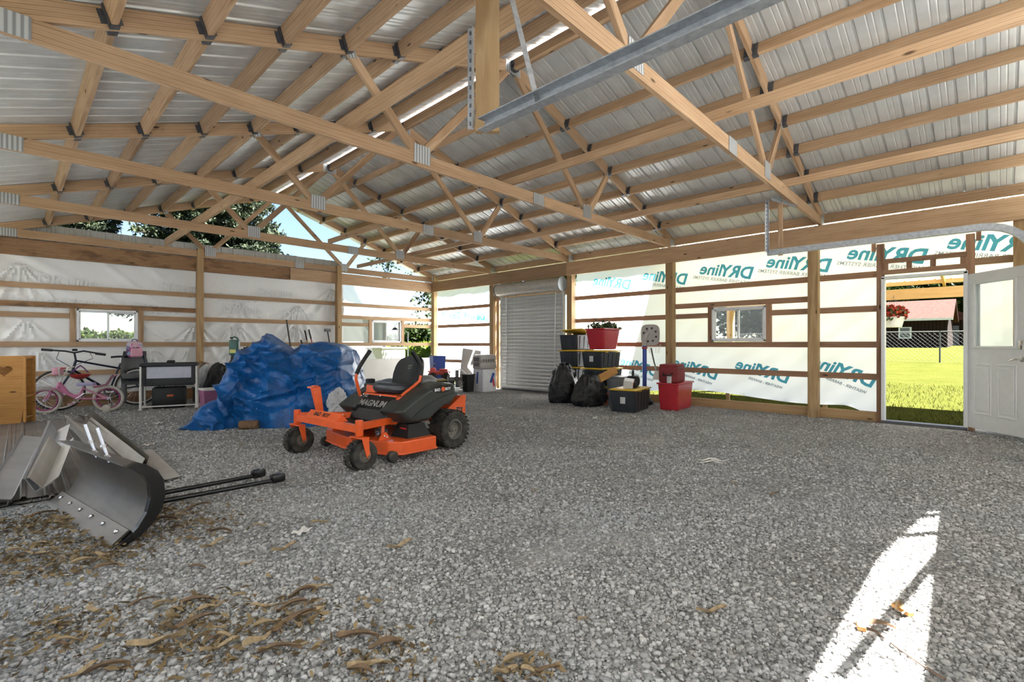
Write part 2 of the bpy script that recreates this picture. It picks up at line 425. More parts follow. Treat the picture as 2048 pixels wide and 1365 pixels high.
for bi, (a, b) in enumerate(bays):
    for z in GZ:
        segs = [(a, b)]
        if bi == 2 and 1.6 < z < 1.75: segs = [(a, 3.80), (2.76, b)]
        for p, q in segs:
            board('girt', wr(WX + .16, p, z), wr(WX + .16, q, z), 0.092, 0.038, MAT['wood_girt'], wall_right)
    if bi == 2: board('girt', wr(WX + .155, a, 1.875), wr(WX + .155, b, 1.875), 0.092, 0.045, MAT['wood_girt'], wall_right)
    if bi != 0: board('skirt_board', wr(WX + .165, a, 0.05), wr(WX + .165, b, 0.05), 0.19, 0.038, MAT['wood_post'], wall_right)
for y in (3.775, 2.785): board('window_stud', wr(WX + .15, y, 1.19), wr(WX + .15, y, 1.83), 0.06, 0.085, MAT['wood_girt'], wall_right, up=(1, 0, 0))
for z in (2.19, 1.69, 1.145, 0.9, 0.5):
    board('girt', wr(WX + .16, PY[0] - .07, z), wr(WX + .16, 9.10, z), 0.092, 0.038, MAT['wood_girt'], wall_right)
board('door_stud', wr(WX + .12, 9.36, 0), wr(WX + .12, 9.36, 2.4), 0.04, 0.09, MAT['wood'], wall_right, up=(1, 0, 0))
# framing round the entry door
for y in (1.25, 0.28): board('door_stud', wr(WX + .12, y, 0), wr(WX + .12, y, 2.62), 0.06, 0.09, MAT['wood_girt'], wall_right, up=(1, 0, 0))
for z in (2.20, 2.36): board('door_header', wr(WX + .12, 1.22, z), wr(WX + .12, 0.31, z), 0.06, 0.075, MAT['wood_girt'], wall_right)
for y in (1.19, 0.92, 0.66, 0.35): board('cripple_stud', wr(WX + .12, y, 2.23), wr(WX + .12, y, 2.33), 0.05, 0.06, MAT['wood_girt'], wall_right, up=(1, 0, 0))
for y in (1.33, 0.20): board('hanger_block', wr(WX + .10, y, 2.52), wr(WX + .10, y, 2.68), 0.04, 0.05, MAT['wood_girt'], wall_right, up=(1, 0, 0))
board('girt', wr(WX + .16, .25, 2.25), wr(WX + .16, -.3, 2.25), 0.092, 0.038, MAT['wood'], wall_right)
# wrap
def wrap_sheet(name, y0, y1, z0, z1, holes=(), zfun=None, amp=0.012, par=None, seed=0):
    mb = MB(); ny = max(2, int(abs(y1 - y0) / 0.05)); nz = max(2, int((z1 - z0) / 0.05)); idx = {}
    ys = set(np.linspace(y0, y1, ny).round(4)); zs = set(np.linspace(z0, z1, nz).round(4))
    for h in holes: ys |= {h[0], h[1]}; zs |= {h[2], h[3]}
    ys, zs = sorted(ys), sorted(zs)
    def vid(i, j):
        if (i, j) not in idx:
            y, z = ys[i], zs[j]; zz = z
            if zfun and j == 0: zz = zfun(y)
            elif zfun and z < zfun(y) + 0.02: zz = zfun(y) + 0.002 * j
            d = amp * (math.sin(y * 5 + seed + 1.5 * math.sin(z * 2.3)) * math.sin(z * 3.7 + seed) + 0.5 * math.sin((y * 0.8 + z) * 16 + math.sin(y * 3)))
            idx[(i, j)] = len(mb.v); mb.v.append(wr(WX + .195 + d, y, zz))
        return idx[(i, j)]
    for i in range(len(ys) - 1):
        for j in range(len(zs) - 1):
            yc, zc = (ys[i] + ys[i + 1]) / 2, (zs[j] + zs[j + 1]) / 2
            if any(h[0] < yc < h[1] and h[2] < zc < h[3] for h in holes): continue
            mb.f.append((vid(i, j), vid(i + 1, j), vid(i + 1, j + 1), vid(i, j + 1)))
    return mb.build(name, MAT['film'], wall_right, smooth=True)
bot = lambda y: 0.235 + 0.05 * math.sin(y * 1.9 + 0.4) - (0.16 * smooth(1.75, 1.3, y) if y < 1.8 else 0)
w1 = wrap_sheet('house_wrap', 9.38, 12.16, 0.15, 2.95, seed=1)
w2 = wrap_sheet('house_wrap', 9.12, 9.33, 0.15, 2.35, seed=2)
w3 = wrap_sheet('house_wrap', 1.22, 6.86, 0.10, 2.95, holes=((2.82, 3.74, 1.195, 1.825),), zfun=bot, seed=3)
w4 = wrap_sheet('house_wrap', -0.35, 1.22, 2.15, 2.95, seed=4)
w5 = wrap_sheet('house_wrap', -0.35, 0.26, 0.10, 2.15, seed=5)
for w in (w1, w2, w3, w4, w5): w['label'] = 'translucent white house wrap with blue print'
tl = math.radians(11)
for y in (5.49, 4.27, 3.08, 1.92, 0.76, -0.40):
    z = 2.29; w = w3 if y > 1.3 else w4
    xd = (0, math.cos(tl), math.sin(tl)); ud = (0, -math.sin(tl), math.cos(tl))
    lettering('DRY', MAT['ink'], wr(WX + .178, y, z), xd, ud, 0.29, w, bold=0.010, shear=-0.12)
    p = Vector((WX + .178, y, z)) + Vector(xd) * 0.535
    lettering('line', MAT['ink'], wr(*p), xd, ud, 0.29, w, bold=0.008, shear=-0.12)
    p = Vector((WX + .178, y, z)) - Vector(ud) * 0.10 + Vector(xd) * 0.0
    lettering('WEATHER BARRIER SYSTEMS', MAT['ink_grey'], wr(*p), xd, ud, 0.082, w, bold=0.001)
t2 = math.radians(15)
for k, y in enumerate((4.88, 3.69, 2.51, 1.36)):
    t3 = t2 + (math.radians(6) if k == 3 else 0)
    xd = (0, math.cos(t3), math.sin(t3)); ud = (0, -math.sin(t3), math.cos(t3))
    lettering('DRY', MAT['ink'], wr(WX + .178, y, 0.50), xd, ud, 0.27, w3, bold=0.010, shear=-0.12)
    p = Vector((WX + .178, y, 0.50)) + Vector(xd) * 0.50
    lettering('line', MAT['ink'], wr(*p), xd, ud, 0.27, w3, bold=0.008, shear=-0.12)
    p = Vector((WX + .178, y + 0.08, 0.40))
    lettering('WEATHER - BARRIER', MAT['ink_grey'], wr(*p), xd, ud, 0.06, w3, bold=0.002)
for y, z in ((9.95, 1.98), (11.0, 2.06), (8.8, 1.86)):
    lettering('DRYline', MAT['ink'], wr(WX + .178, y if y > 9.4 else 9.42, z), (0, math.cos(.08), math.sin(.08)), (0, 0, -1), 0.26, w1, bold=0.008)

# ------------------------------------------------------------------ unseen sides that shape the light: left wall, near gable wall
wall_left = tag(empty('wall_left', (-0.40, 5.9, 0)), 'left side wall of posts and house wrap', 'wall', kind='structure')
MB().grid(lambda u, v: (0, -6.3 + u * 12.5, 0.1 + v * 2.8), 4, 3).build('house_wrap', MAT['film'], wall_left)
for y in (11.9, 9.51, 6.93, 4.52, 2.10): board('post', (0.08, y - 5.9, 0), (0.08, y - 5.9, 2.98), 0.14, 0.11, MAT['wood_post'], wall_left, up=(1, 0, 0))
board('header', (0.03, -6.2, 2.842), (0.03, 6.1, 2.842), 0.286, 0.04, MAT['wood'], wall_left)
wall_near = tag(empty('wall_near', (4.4, -0.34, 0)), 'near gable wall with the wide garage opening', 'wall', kind='structure')
board('header', (-4.8, 0, 2.55), (4.6, 0, 2.55), 0.286, 0.04, MAT['wood'], wall_near)
def drape(u, v):
    X = -.4 + u * 9.4
    top = 1.58 + 0.135 * (X - 3.0)
    if X < 2.75 or 5.38 < X < 6.15 or X > 6.55: top = 2.45
    return (X - 4.4, 0.0, 0.05 + v * (top - 0.05))
MB().grid(drape, 190, 2).build('house_wrap', MAT['film_backed'], wall_near)
MB().add([(-4.8, .01, 2.68), (4.65, .01, 2.68), (4.65, .01, 3.05), (.02, .01, 4.55), (-4.8, .01, 3.05)], [(0, 1, 2, 3, 4)]).build('house_wrap', MAT['film'], wall_near)
for x, t_ in ((4.75, .05), (5.20, .06)): board('stud', (x - 4.4, 0.03, 1.0), (x - 4.4, 0.03, 2.42), 0.04, t_, MAT['wood'], wall_near, up=(0, 1, 0))
board('brace', (3.05 - 4.4, -0.03, 2.26), (4.45 - 4.4, -0.03, 1.77), 0.045, 0.04, MAT['wood'], wall_near)
for x in (-2.6, 2.6): board('post', (x - (4.4 - RX) , 0, 0), (x - (4.4 - RX), 0, 2.4), 0.14, 0.14, MAT['wood_post'], wall_near, up=(0, 1, 0))

# ------------------------------------------------------------------ roof: sheets, purlins, braces
ceiling = tag(empty('ceiling', (RX, 6, 3.0)), 'open metal roof with wooden purlins seen from below', 'ceiling', kind='structure')
def ce(x, y, z): return (x - RX, y - 6, z - 3.0)
ang = math.atan(SL); TOPD = 0.14 / math.cos(ang)
SLEN = 4.86 / math.cos(ang)
rm = sheet_mesh('roof_sheet', 0.914, SLEN, MAT['sheet'])
for side in (1, -1):
    for k in range(15):
        y = -1.05 + k * 0.914
        o = link('roof_sheet', rm, ceiling)
        x0 = RX + side * 0.035; z0 = chord_z(RX + 0.0001) + TOPD + 0.006 - 0.035 * SL
        xa = Vector((0, 1, 0)); ya = Vector((side * math.cos(ang), 0, -math.sin(ang))); za = xa.cross(ya)
        if za.z < 0: xa = -xa; za = xa.cross(ya); y += 0.914
        M = Matrix((xa, ya, za)).transposed().to_4x4(); M.translation = Vector(ce(x0, y, z0)); o.matrix_local = M
MB().prism([(-.10, -.034), (0, 0.0), (.10, -.034), (.10, -.030), (0, .004), (-.10, -.030)], -7.0, 6.4, 'XZ').build('ridge_closure', MAT['film'], ceiling, loc=(0, 0, chord_z(RX + 1e-4) + TOPD + .032 - 3.0))
hg = MB()
hg.box((0.0, 0.026, 0.0), (0.05, 0.006, 0.13)); hg.box((0.0, -0.026, 0), (0.05, 0.006, 0.13)); hg.box((0, 0, -0.072), (0.06, 0.058, 0.006)); hg.box((-0.022, 0.045, 0.0), (0.004, 0.035, 0.09)); hg.box((-0.022, -0.045, 0.0), (0.004, 0.035, 0.09))
hgm = hg.mesh('hanger', MAT['dark_steel'])
px_ = [8.87 - 0.52 - k * 0.565 for k in range(8)]
pm = {}
for side in (1, -1):
    for k, x in enumerate(px_):
        X = x if side == 1 else 2 * RX - x
        up = Vector((side * math.sin(ang), 0, math.cos(ang)))
        c = Vector((X, 0, chord_z(X))) + up * 0.072
        ends = [12.32] + [ty(i, X) for i in range(5)] + [-0.6]
        for a, b in zip(ends[:-1], ends[1:]):
            y0, y1 = a - 0.02, b + 0.02
            p = board('purlin', ce(c.x, y0, c.z), ce(c.x, y1, c.z), 0.135, 0.04, MAT['wood'], ceiling, up=up)
            L = y0 - y1
            if a < 12.2:
                for s in ((1, -1) if b > 0 else (-1,)):
                    h = link('hanger', hgm, p); h.location = (s * (L / 2 - 0.025), 0, 0)
                    if s == 1: h.rotation_euler = (0, 0, math.pi)
for (x, ya, yb, z, t_) in ((4.42, 4.50, -0.5, 3.19, 0.09), (6.9, 7.0, -0.5, 3.19, 0.09), (2.22, 12.05, -0.5, 3.215, 0.14), (6.4, 12.0, 7.0, 3.19, 0.09), (4.45, 9.5, 6.9, 3.19, 0.09)):
    board('brace', ce(x, ya, z), ce(x, yb, z), t_, 0.04, MAT['wood'], ceiling)

# ------------------------------------------------------------------ trusses
def make_truss():
    e = empty('roof_truss')
    def L(x, z): return Vector((x - RX, 0, z - ZH))
    t = 0.038; wo = MAT['wood']
    xl = -0.38
    board('bottom_chord', L(xl + .1, ZH + .07), L(4.92, ZH + .07), 0.14, t, wo, e)
    board('bottom_chord', L(4.92, ZH + .07), L(9.03, ZH + .07), 0.14, t, wo, e)
    for side in (1, -1):
        xe = 9.08 if side == 1 else xl
        n = Vector((side * math.sin(ang), 0, math.cos(ang))) * 0.07
        board('top_chord', L(xe, chord_z(xe)) + n, L(RX, chord_z(RX + 1e-4)) + n, 0.14, t, wo, e, up=n)
    N1, N2 = 3.02, 6.05
    for a, b in (((N2, ZH + .13), (RX + .08, 4.56)), ((N1, ZH + .13), (RX - .08, 4.56)), ((N2 + .06, ZH + .12), (6.66, chord_z(6.66) + .03)), ((N1 - .06, ZH + .12), (2.2, chord_z(2.2) + .03))):
        board('web', L(*a), L(*b), t - .002, 0.089, wo, e, up=(0, 1, 0))
    pl = [(N1, ZH + .13, .21, .19, 0), (N2, ZH + .13, .21, .19, 0), (4.92, ZH + .07, .22, .15, 0), (-0.02, ZH + .07, .22, .14, 0), (8.95, ZH + .09, .24, .15, 0), (RX, 4.60, .26, .15, 0),
          (6.66, chord_z(6.66) + .05, .09, .16, .35), (2.2, chord_z(2.2) + .05, .09, .16, -.35)]
    for s in (-1, 1):
        for x, z, w, h, r in pl:
            p = MB().box((0, 0, 0), (w, 0.003, h)).build('gusset_plate', MAT['plate'], e)
            p.location = L(x, z) + Vector((0, s * 0.0225, 0)); p.rotation_euler = (0, r, 0)
    return e
tr = make_truss(); base = tr
TL = ['wooden roof truss in the plane of the far gable wall', 'wooden roof truss nearest the far gable wall, over the roll-up door post',
      'wooden roof truss above the blue tarp, second from the far gable', 'wooden roof truss landing on the post left of the right wall window',
      'wooden roof truss nearest the camera, carrying the steel door track hanger']
for i, y in enumerate(TY):
    o = base if i == 0 else copy_tree(base)
    o.location = (RX, ty(i, RX), ZH); o.rotation_euler = (0, 0, math.atan(TK[i] / 9.0)); tag(o, TL[i], 'roof truss', 'roof trusses')

# ------------------------------------------------------------------ windows and doors
def window(n, label, origin, xdir, ydir_in, W=0.92, H=0.61):
    """origin = lower corner; xdir along the wall; ydir_in towards the room"""
    e = tag(empty('window_%d' % n, origin), label, 'window', kind='structure')
    x = Vector(xdir); y = Vector(ydir_in); R = Matrix((x, y, Vector((0, 0, 1)))).transposed()
    def _bx(name, c, d, mat, par):
        mb = MB().rbox((0, 0, 0), d, 0.004, seg=1); mb.v = [tuple(R @ (Vector(v) + Vector(c))) for v in mb.v]; return mb.build(name, mat, par)
    f = 0.035
    mb = MB()
    for c, d in (((W / 2, 0, f / 2), (W, .08, f)), ((W / 2, 0, H - f / 2), (W, .08, f)), ((f / 2, 0, H / 2), (f, .08, H)), ((W - f / 2, 0, H / 2), (f, .08, H))):
        mb.rbox(c, d, 0.004, seg=1)
    mb.v = [tuple(R @ Vector(v)) for v in mb.v]; mb.build('frame', MAT['vinyl'], e)
    for k, (a, b, off) in enumerate(((f, W / 2 + .015, 0.012), (W / 2 - .015, W - f, -0.012))):
        s = 0.026; mb = MB(); h0, h1 = f, H - f; w = b - a; m = (a + b) / 2
        for c, d in (((m, off, h0 + s / 2), (w, .022, s)), ((m, off, h1 - s / 2), (w, .022, s)), ((a + s / 2, off, H / 2), (s, .022, h1 - h0)), ((b - s / 2, off, H / 2), (s, .022, h1 - h0))):
            mb.rbox(c, d, 0.003, seg=1)
        mb.v = [tuple(R @ Vector(v)) for v in mb.v]; sa = mb.build('sash', MAT['vinyl'], e)
        _bx('pane', (m, off, H / 2), (w - 2 * s + .01, .005, h1 - h0 - 2 * s + .01), MAT['glass'], sa)
    return e
window(1, 'white vinyl slider window in the far wall above the bicycles', (0.865, WY + .17, 1.198), (1, 0, 0), (0, -1, 0))
window(2, 'white slider window in the open far bay near the corner', (6.91, WY + .17, 1.198), (1, 0, 0), (0, -1, 0))
window(3, 'white slider window in the right wall under the printed wrap', (WX + .15, 2.822, 1.20), (0, 1, 0), (-1, 0, 0))

# entry door
DX = WX + 0.12
door = tag(empty('door_1', (DX, 0.745, 0)), 'white entry door standing open in the right wall', 'door', kind='structure')
fr = MB()
fr.rbox((0, 0.47, 1.06), (0.12, 0.045, 2.13), 0.005, seg=1); fr.rbox((0, -0.42, 1.06), (0.12, 0.045, 2.13), 0.005, seg=1); fr.rbox((0, 0.025, 2.115), (0.12, 0.93, 0.045), 0.005, seg=1)
fr.build('frame', MAT['door_white'], door)
MB().rbox((0, 0.025, 0.02), (0.14, 0.93, 0.045), 0.006, seg=1).build('threshold', MAT['dark_steel'], door)
ld = Vector((-0.63, -0.51, 0)).normalized(); ln = Vector((-ld.y, ld.x, 0))
if ln.x > 0: ln = -ln
leaf = empty('leaf', Vector((9.0, 0.315, 0.05)) - Vector((DX, 0.745, 0)), 0, door)
LR = Matrix((ld, ln, Vector((0, 0, 1)))).transposed()
def lf(name, boxes, mat, par, r=0.006):
    mb = MB()
    for c, d in boxes: mb.rbox(c, d, r, seg=1)
    mb.v = [tuple(LR @ Vector(v)) for v in mb.v]; return mb.build(name, mat, par)
LW, LH, LT = 0.90, 2.03, 0.045
g0, g1, h0, h1 = 0.155, 0.745, 1.06, 1.90
slab = [((LW / 2, 0, h0 / 2), (LW, LT, h0)), ((LW / 2, 0, (h1 + LH) / 2), (LW, LT, LH - h1)), ((g0 / 2, 0, (h0 + h1) / 2), (g0, LT, h1 - h0)), (((g1 + LW) / 2, 0, (h0 + h1) / 2), (LW - g1, LT, h1 - h0))]
lf('slab', slab, MAT['door_white'], leaf, 0.002)
mol = []
for s in (1, -1):
    y = s * (LT / 2 + .004)
    mol += [((0.45, y, h0), (.64, .02, .035)), ((0.45, y, h1), (.64, .02, .035)), ((g0, y, (h0 + h1) / 2), (.035, .02, h1 - h0)), ((g1, y, (h0 + h1) / 2), (.035, .02, h1 - h0))]
lf('glazing_trim', mol, MAT['door_white'], leaf, 0.006)
lf('pane', [((.45, 0, (h0 + h1) / 2), (g1 - g0, .008, h1 - h0))], MAT['glass'], leaf, 0.001)
for cx_ in (0.275, 0.625):
    for s in (1, -1):
        y = s * (LT / 2)
        mb = []
        for c, d in (((cx_, y, .20), (.26, .014, .022)), ((cx_, y, .84), (.26, .014, .022)), ((cx_ - .12, y, .52), (.022, .014, .66)), ((cx_ + .12, y, .52), (.022, .014, .66)), ((cx_, y, .52), (.19, .012, .57))): mb.append((c, d))
        lf('raised_panel', mb, MAT['door_white'], leaf, 0.005)
MAT['nickel'] = plain('brushed_nickel', (0.62, 0.61, 0.58), 0.25, 0.9, 0.08)
for s in (1, -1):
    mb = MB(); y = s * (LT / 2)
    mb.lathe([(0, 0), (.032, 0), (.030, .012), (.014, .016), (.012, .05), (0, .05)], (0, 0, 0), 'Y', 16, M=Matrix.Scale(s, 3, (0, 1, 0)))
    mb.v = [(v[0] + .83, v[1] + y, v[2] + .92) for v in mb.v]
    mb.tube([(.83, y + s * .05, .92), (.80, y + s * .055, .922), (.76, y + s * .055, .915), (.72, y + s * .05, .90)], [.011, .011, .009, .008], 8)
    mb.v = [tuple(LR @ Vector(v)) for v in mb.v]; mb.build('handle', MAT['nickel'], leaf, True)
    mb = MB(); mb.rbox((.83, y + s * .012, 1.09), (.06, .03, .11), 0.012, seg=2); mb.lathe([(0, 0), (.012, 0), (.012, .01), (0, .01)], (.83, y + s * .028, 1.08), 'Y', 12)
    mb.v = [tuple(LR @ Vector(v)) for v in mb.v]; mb.build('deadbolt', MAT['nickel'], leaf, True)
# roll-up door
ru = tag(empty('door_2', (WX - .02, 8.11, 0)), 'grey steel roll-up door with its coil at the top', 'door', kind='structure')
MAT['shutter'] = plain('painted_shutter_steel', (0.52, 0.53, 0.52), 0.4, 0.3, 0.06)
MAT['shutter_roll'] = plain('shutter_coil_steel', (0.50, 0.48, 0.44), 0.35, 0.4, 0.12)
RW = 1.98
sl = MB(); n = 7
def slat(u, v):
    return (-0.022 * math.sin(math.pi * v) ** 0.6 if 0 < v < 1 else 0.0, (u - .5) * RW, v * 0.085)
sl.grid(slat, 1, 6)
slm = sl.mesh('slat', MAT['shutter'], True)
for k in range(27):
    o = link('slat', slm, ru); o.location = (0.02, 0, 0.03 + k * 0.0855)
for s in (1, -1):
    MB().rbox((0.03, s * (RW / 2 + .02), 1.2), (0.07, 0.06, 2.4), 0.006, seg=1).build('guide_rail', MAT['shutter'], ru)
    MB().tube([(-0.012, s * RW / 2 * .82, 0.1), (-0.02, s * RW / 2 * .80, 1.2), (-0.012, s * RW / 2 * .82, 2.35)], 0.012, 6).build('pull_strap', MAT['vinyl'], ru)
    MB().lathe([(0, 0), (.17, 0), (.17, .012), (0, .012)], (-0.06, s * (RW / 2 + .07), 2.52), 'Y', 24).build('end_bracket', MAT['steel'], ru)
coil = MB(); coil.lathe([(0, -RW / 2 - .05), (.155, -RW / 2 - .05), (.16, -RW / 2), (.16, RW / 2), (.155, RW / 2 + .05), (0, RW / 2 + .05)], (-0.06, 0, 2.52), 'Y', 28)
coil.build('coil', MAT['shutter_roll'], ru, True)
MB().rbox((0.02, 0, 0.022), (0.03, RW, 0.04), 0.005, seg=1).build('bottom_bar', MAT['dark_steel'], ru)
board('door_lintel', wr(WX + .10, 9.45, 2.36), wr(WX + .10, 7.0, 2.36), 0.14, 0.04, MAT['wood'], wall_right)

# ------------------------------------------------------------------ garage door track, hangers
def track(name, label, X, z, ye, drop):
    t = thing(name, label, 'door track', (X, ye, z))
    pts = [Vector((0, 0, 0)), Vector((0, 0.13 - ye, 0))]
    for k in range(1, 9):
        a = k / 8 * math.pi / 2; pts.append(Vector((0, 0.13 - ye - .38 * math.sin(a), -.38 * (1 - math.cos(a)))))
    pts.append(Vector((0, 0.13 - ye - .38, -z + .02)))
    # C section swept along the path in the YZ plane
    sec = [(-.03, .028), (-.03, .034), (.028, .034), (.028, -.034), (-.03, -.034), (-.03, -.028), (.022, -.028), (.022, .028)]
    mb = MB(); k = len(sec); vs = []
    for i, p in enumerate(pts):
        tg = (pts[min(i + 1, len(pts) - 1)] - pts[max(i - 1, 0)]).normalized(); nn = Vector((0, tg.z, -tg.y))
        if nn.z < 0 and abs(nn.z) > .3: nn = -nn
        vs.append([p + Vector((a * drop, 0, 0)) + nn * b for a, b in sec])
    V = [v for r in vs for v in r]; fs = []
    for i in range(len(pts) - 1):
        for j in range(k): fs.append((i * k + j, i * k + (j + 1) % k, (i + 1) * k + (j + 1) % k, (i + 1) * k + j))
    mb.add(V, fs).build('rail', MAT['steel'], t)
    return t
trR = track('garage_door_track', 'steel overhead door track curving down beside the entry door', 6.88, 2.33, 2.14, -1)
trL = track('garage_door_track', 'steel overhead door track hung from the roof above the camera', 1.83, 2.36, 2.04, 1)
def perf(name, p0, p1, par, w=.035):
    p0, p1 = Vector(p0), Vector(p1); x = (p1 - p0).normalized(); L = (p1 - p0).length
    y = x.cross(Vector((0.3, 0.2, .9))).normalized(); z = x.cross(y); mb = MB()
    R = Matrix((x, y, z)).transposed()
    for a, b in (((L / 2, w / 2, 0), (L, w, .003)), ((L / 2, 0, w / 2), (L, .003, w))): mb.box(R @ Vector(a), b, M=R)
    o = mb.build(name, MAT['steel'], par, loc=p0)
    hm = MB()
    for i in range(int(L / .05)):
        hm.box(R @ Vector((.03 + i * .05, w * .55, 0)), (.022, .011, .0045), M=R)
    h = hm.build('slot_row', MAT['dark_steel'], o); h['kind'] = 'stuff'
    return o
def rel(o, p): return Vector(p) - o.location
perf('strut', rel(trR, (6.83, 2.12, 2.33)), rel(trR, (6.83, 2.12, 3.0)), trR)
perf('cross_angle', rel(trR, (6.72, 2.05, 2.99)), rel(trR, (7.35, 1.94, 3.0)), trR)
perf('strut', rel(trL, onX(1083, 215, 1.85)), rel(trL, (1.85, 1.84, 3.07)), trL)
perf('strut', rel(trL, (1.80, 2.07, 2.34)), rel(trL, (1.80, 2.07, 2.9)), trL)
hb = board('hanging_board', (1.93, 2.10, 2.37), (1.93, 2.10, 3.6), 0.038, 0.135, MAT['wood_post'], None, up=(0.7, 0.7, 0))
tag(hb, 'short weathered board hanging straight down from the near roof truss', 'board')
hb2 = board('hanging_stick', (6.99, 2.02, 2.30), (6.99, 2.02, 3.0), 0.04, 0.05, MAT['wood'], None, up=(1, 0, 0))
tag(hb2, 'thin pale stick hanging beside the end of the curved door track', 'board')

# ------------------------------------------------------------------ zero-turn mower
MAT['orange'] = plain('orange_powder_coat', (0.80, 0.115, 0.02), 0.38, 0, 0.10, 6, coat=0.2)
MAT['plastic'] = plain('charcoal_plastic', (0.032, 0.036, 0.032), 0.42, 0, 0.15, 8)
MAT['black'] = plain('satin_black', (0.011, 0.011, 0.011), 0.5, 0, 0.25, 10, spec=.35)
MAT['vinyl_black'] = plain('black_seat_vinyl', (0.013, 0.013, 0.013), 0.48, 0, 0.2, 20, bmp=0.1, spec=.3)
MAT['seat_grey'] = plain('grey_seat_vinyl', (0.04, 0.044, 0.05), 0.30, 0, 0.2, 20, bmp=0.1)
def tire_mat():
    m, t, b = M_new('dusty_rubber'); v = coords(t); n = noise(t, v, 14, 5)
    t.links.new(ramp(t, n, [(0.35, (0.016, 0.015, 0.013)), (0.68, (0.075, 0.068, 0.055))]), b.inputs['Base Color']); b.inputs['Roughness'].default_value = 0.8; bump(t, b, n, .3, .01); return m
MAT['tire'] = tire_mat()
MAT['rim_dark'] = plain('dusty_dark_rim', (0.19, 0.175, 0.15), 0.45, 0.3, 0.3, 15)
MAT['engine'] = plain('grey_engine_cast', (0.30, 0.30, 0.30), 0.5, 0.4, 0.2)
MAT['white_print'] = plain('white_print', (0.75, 0.75, 0.75), 0.5, 0, 0.03)
MAT['grey_print'] = plain('grey_print', (0.30, 0.29, 0.27), 0.5, 0, 0.05)
MAT['black_print'] = plain('black_print', (0.01, 0.01, 0.01), 0.5, 0, 0.05)
MAT['red_print'] = plain('red_label', (0.55, 0.03, 0.03), 0.5, 0, 0.1)
MAT['chrome'] = plain('bright_zinc', (0.70, 0.70, 0.70), 0.22, 1.0, 0.05)

mow = thing('riding_mower', 'orange and charcoal zero-turn riding mower parked in the middle of the gravel', 'lawn mower', (3.389, 4.839, 0), math.pi + 0.089)
def tire_profile(R, W, r):
    return [(r, -W * .36), (r * 1.08, -W * .46), (R * .80, -W * .50), (R * .94, -W * .44), (R * .99, -W * .30), (R, 0), (R * .99, W * .30), (R * .94, W * .44), (R * .80, W * .50), (r * 1.08, W * .46), (r, W * .36)]
def tread(mb, R, W, n, rows):
    for k in range(n):
        for q, yy in enumerate(rows):
            a = 2 * math.pi * (k + .5 * (q % 2)) / n
            M = Matrix.Rotation(-a, 3, 'Y') @ Matrix.Rotation(0.5 if yy > 0 else -0.5, 3, 'X' if False else 'Z')
            c = Vector((R * .99 * math.cos(a), yy * W, R * .99 * math.sin(a)))
            mb.box(c, (0.014, W * .22, 0.024), M=Matrix.Rotation(-a, 3, 'Y'))
for s in (1, -1):
    w = empty('rear_wheel', (0, s * 0.47, 0.215), 0, mow)
    tb = MB(); tb.lathe(tire_profile(.208, .24, .105), axis='Y', n=36); tread(tb, .208, .24, 26, (-.36, -.12, .12, .36)); tb.build('tire', MAT['tire'], w, True)
    rb = MB(); rb.lathe([(.106, -.09), (.112, -.1), (.112, .1), (.098, .1), (.092, .05), (.04, .035), (.035, .06), (0, .06), (0, -.06), (.09, -.06), (.098, -.1)], axis='Y', n=28); rb.build('rim', MAT['rim_dark'], w, True)
    hb_ = MB()
    for k in range(4):
        a = k * math.pi / 2 + .4; hb_.lathe([(0, 0), (.008, 0), (.008, .012), (0, .012)], (.06 * math.cos(a), s * .055, .06 * math.sin(a)), 'Y', 8)
    hb_.lathe([(0, 0), (.018, 0), (.018, .02), (0, .02)], (0, s * .06, 0), 'Y', 10); q_ = hb_.build('wheel_nut', MAT['chrome'], w); q_['kind'] = 'stuff'
    c = empty('caster', (1.205, s * 0.57, 0.135), 0, mow)
    tb = MB(); tb.lathe(tire_profile(.135, .13, .062), (-0.03, 0, 0), 'Y', 30); tread(tb, .133, .12, 24, (-.25, .0, .25)); tb.v = [v for v in tb.v]; tb.build('tire', MAT['tire'], c, True)
    MB().lathe([(.064, -.05), (.064, .05), (.05, .052), (.045, .03), (0, .03), (0, -.03), (.045, -.03), (.05, -.052)], (-.03, 0, 0), 'Y', 20).build('rim', MAT['rim_dark'], c, True)
    fk = MB(); fk.rbox((0.0, 0, .165), (.085, .20, .012), .004, seg=1)
    for q in (1, -1):
        fk.prism([(.035, .17), (-.035, .17), (-.05, -.015), (-.028, -.022), (-.012, 0.0)], q * .093 - .005, q * .093 + .005, 'XZ')
    fk.build('fork', MAT['orange'], c)
    MB().tube([(-.03, -.11, 0), (-.03, .11, 0)], .012, 8).build('axle', MAT['chrome'], c)
    MB().lathe([(0, .175), (.034, .175), (.036, .18), (.036, .315), (.03, .322), (0, .322)], (0, 0, 0), 'Z', 20).build('pivot_tube', MAT['orange'], c, True)
    # rail from the caster to the body
    rl = board('frame_rail', (1.19, s * .55, .395), (.66, s * .31, .365), .065, .05, MAT['orange'], mow)
    board('frame_rail', (.67, s * .31, .36), (-.22, s * .29, .33), .075, .05, MAT['orange'], mow)
board('front_beam', (1.205, -.55, .375), (1.205, .55, .375), .065, .055, MAT['orange'], mow)
br = MB(); br.prism([(1.235, .40), (1.10, .40), (1.165, .475)], -.36, .22, 'XZ'); br.build('foot_rest', MAT['orange'], mow)
def on_face(txt, mat, org, xd, yd, size, par, **k): return lettering(txt, mat, org, xd, yd, size, par, **k)
fn = Vector((.075, 0, .07)).normalized()
on_face('BAD  BOY', MAT['black_print'], (1.208, -.24, .432), (0, 1, 0), (-.07, 0, .075), .062, mow, bold=.002, align='LEFT')
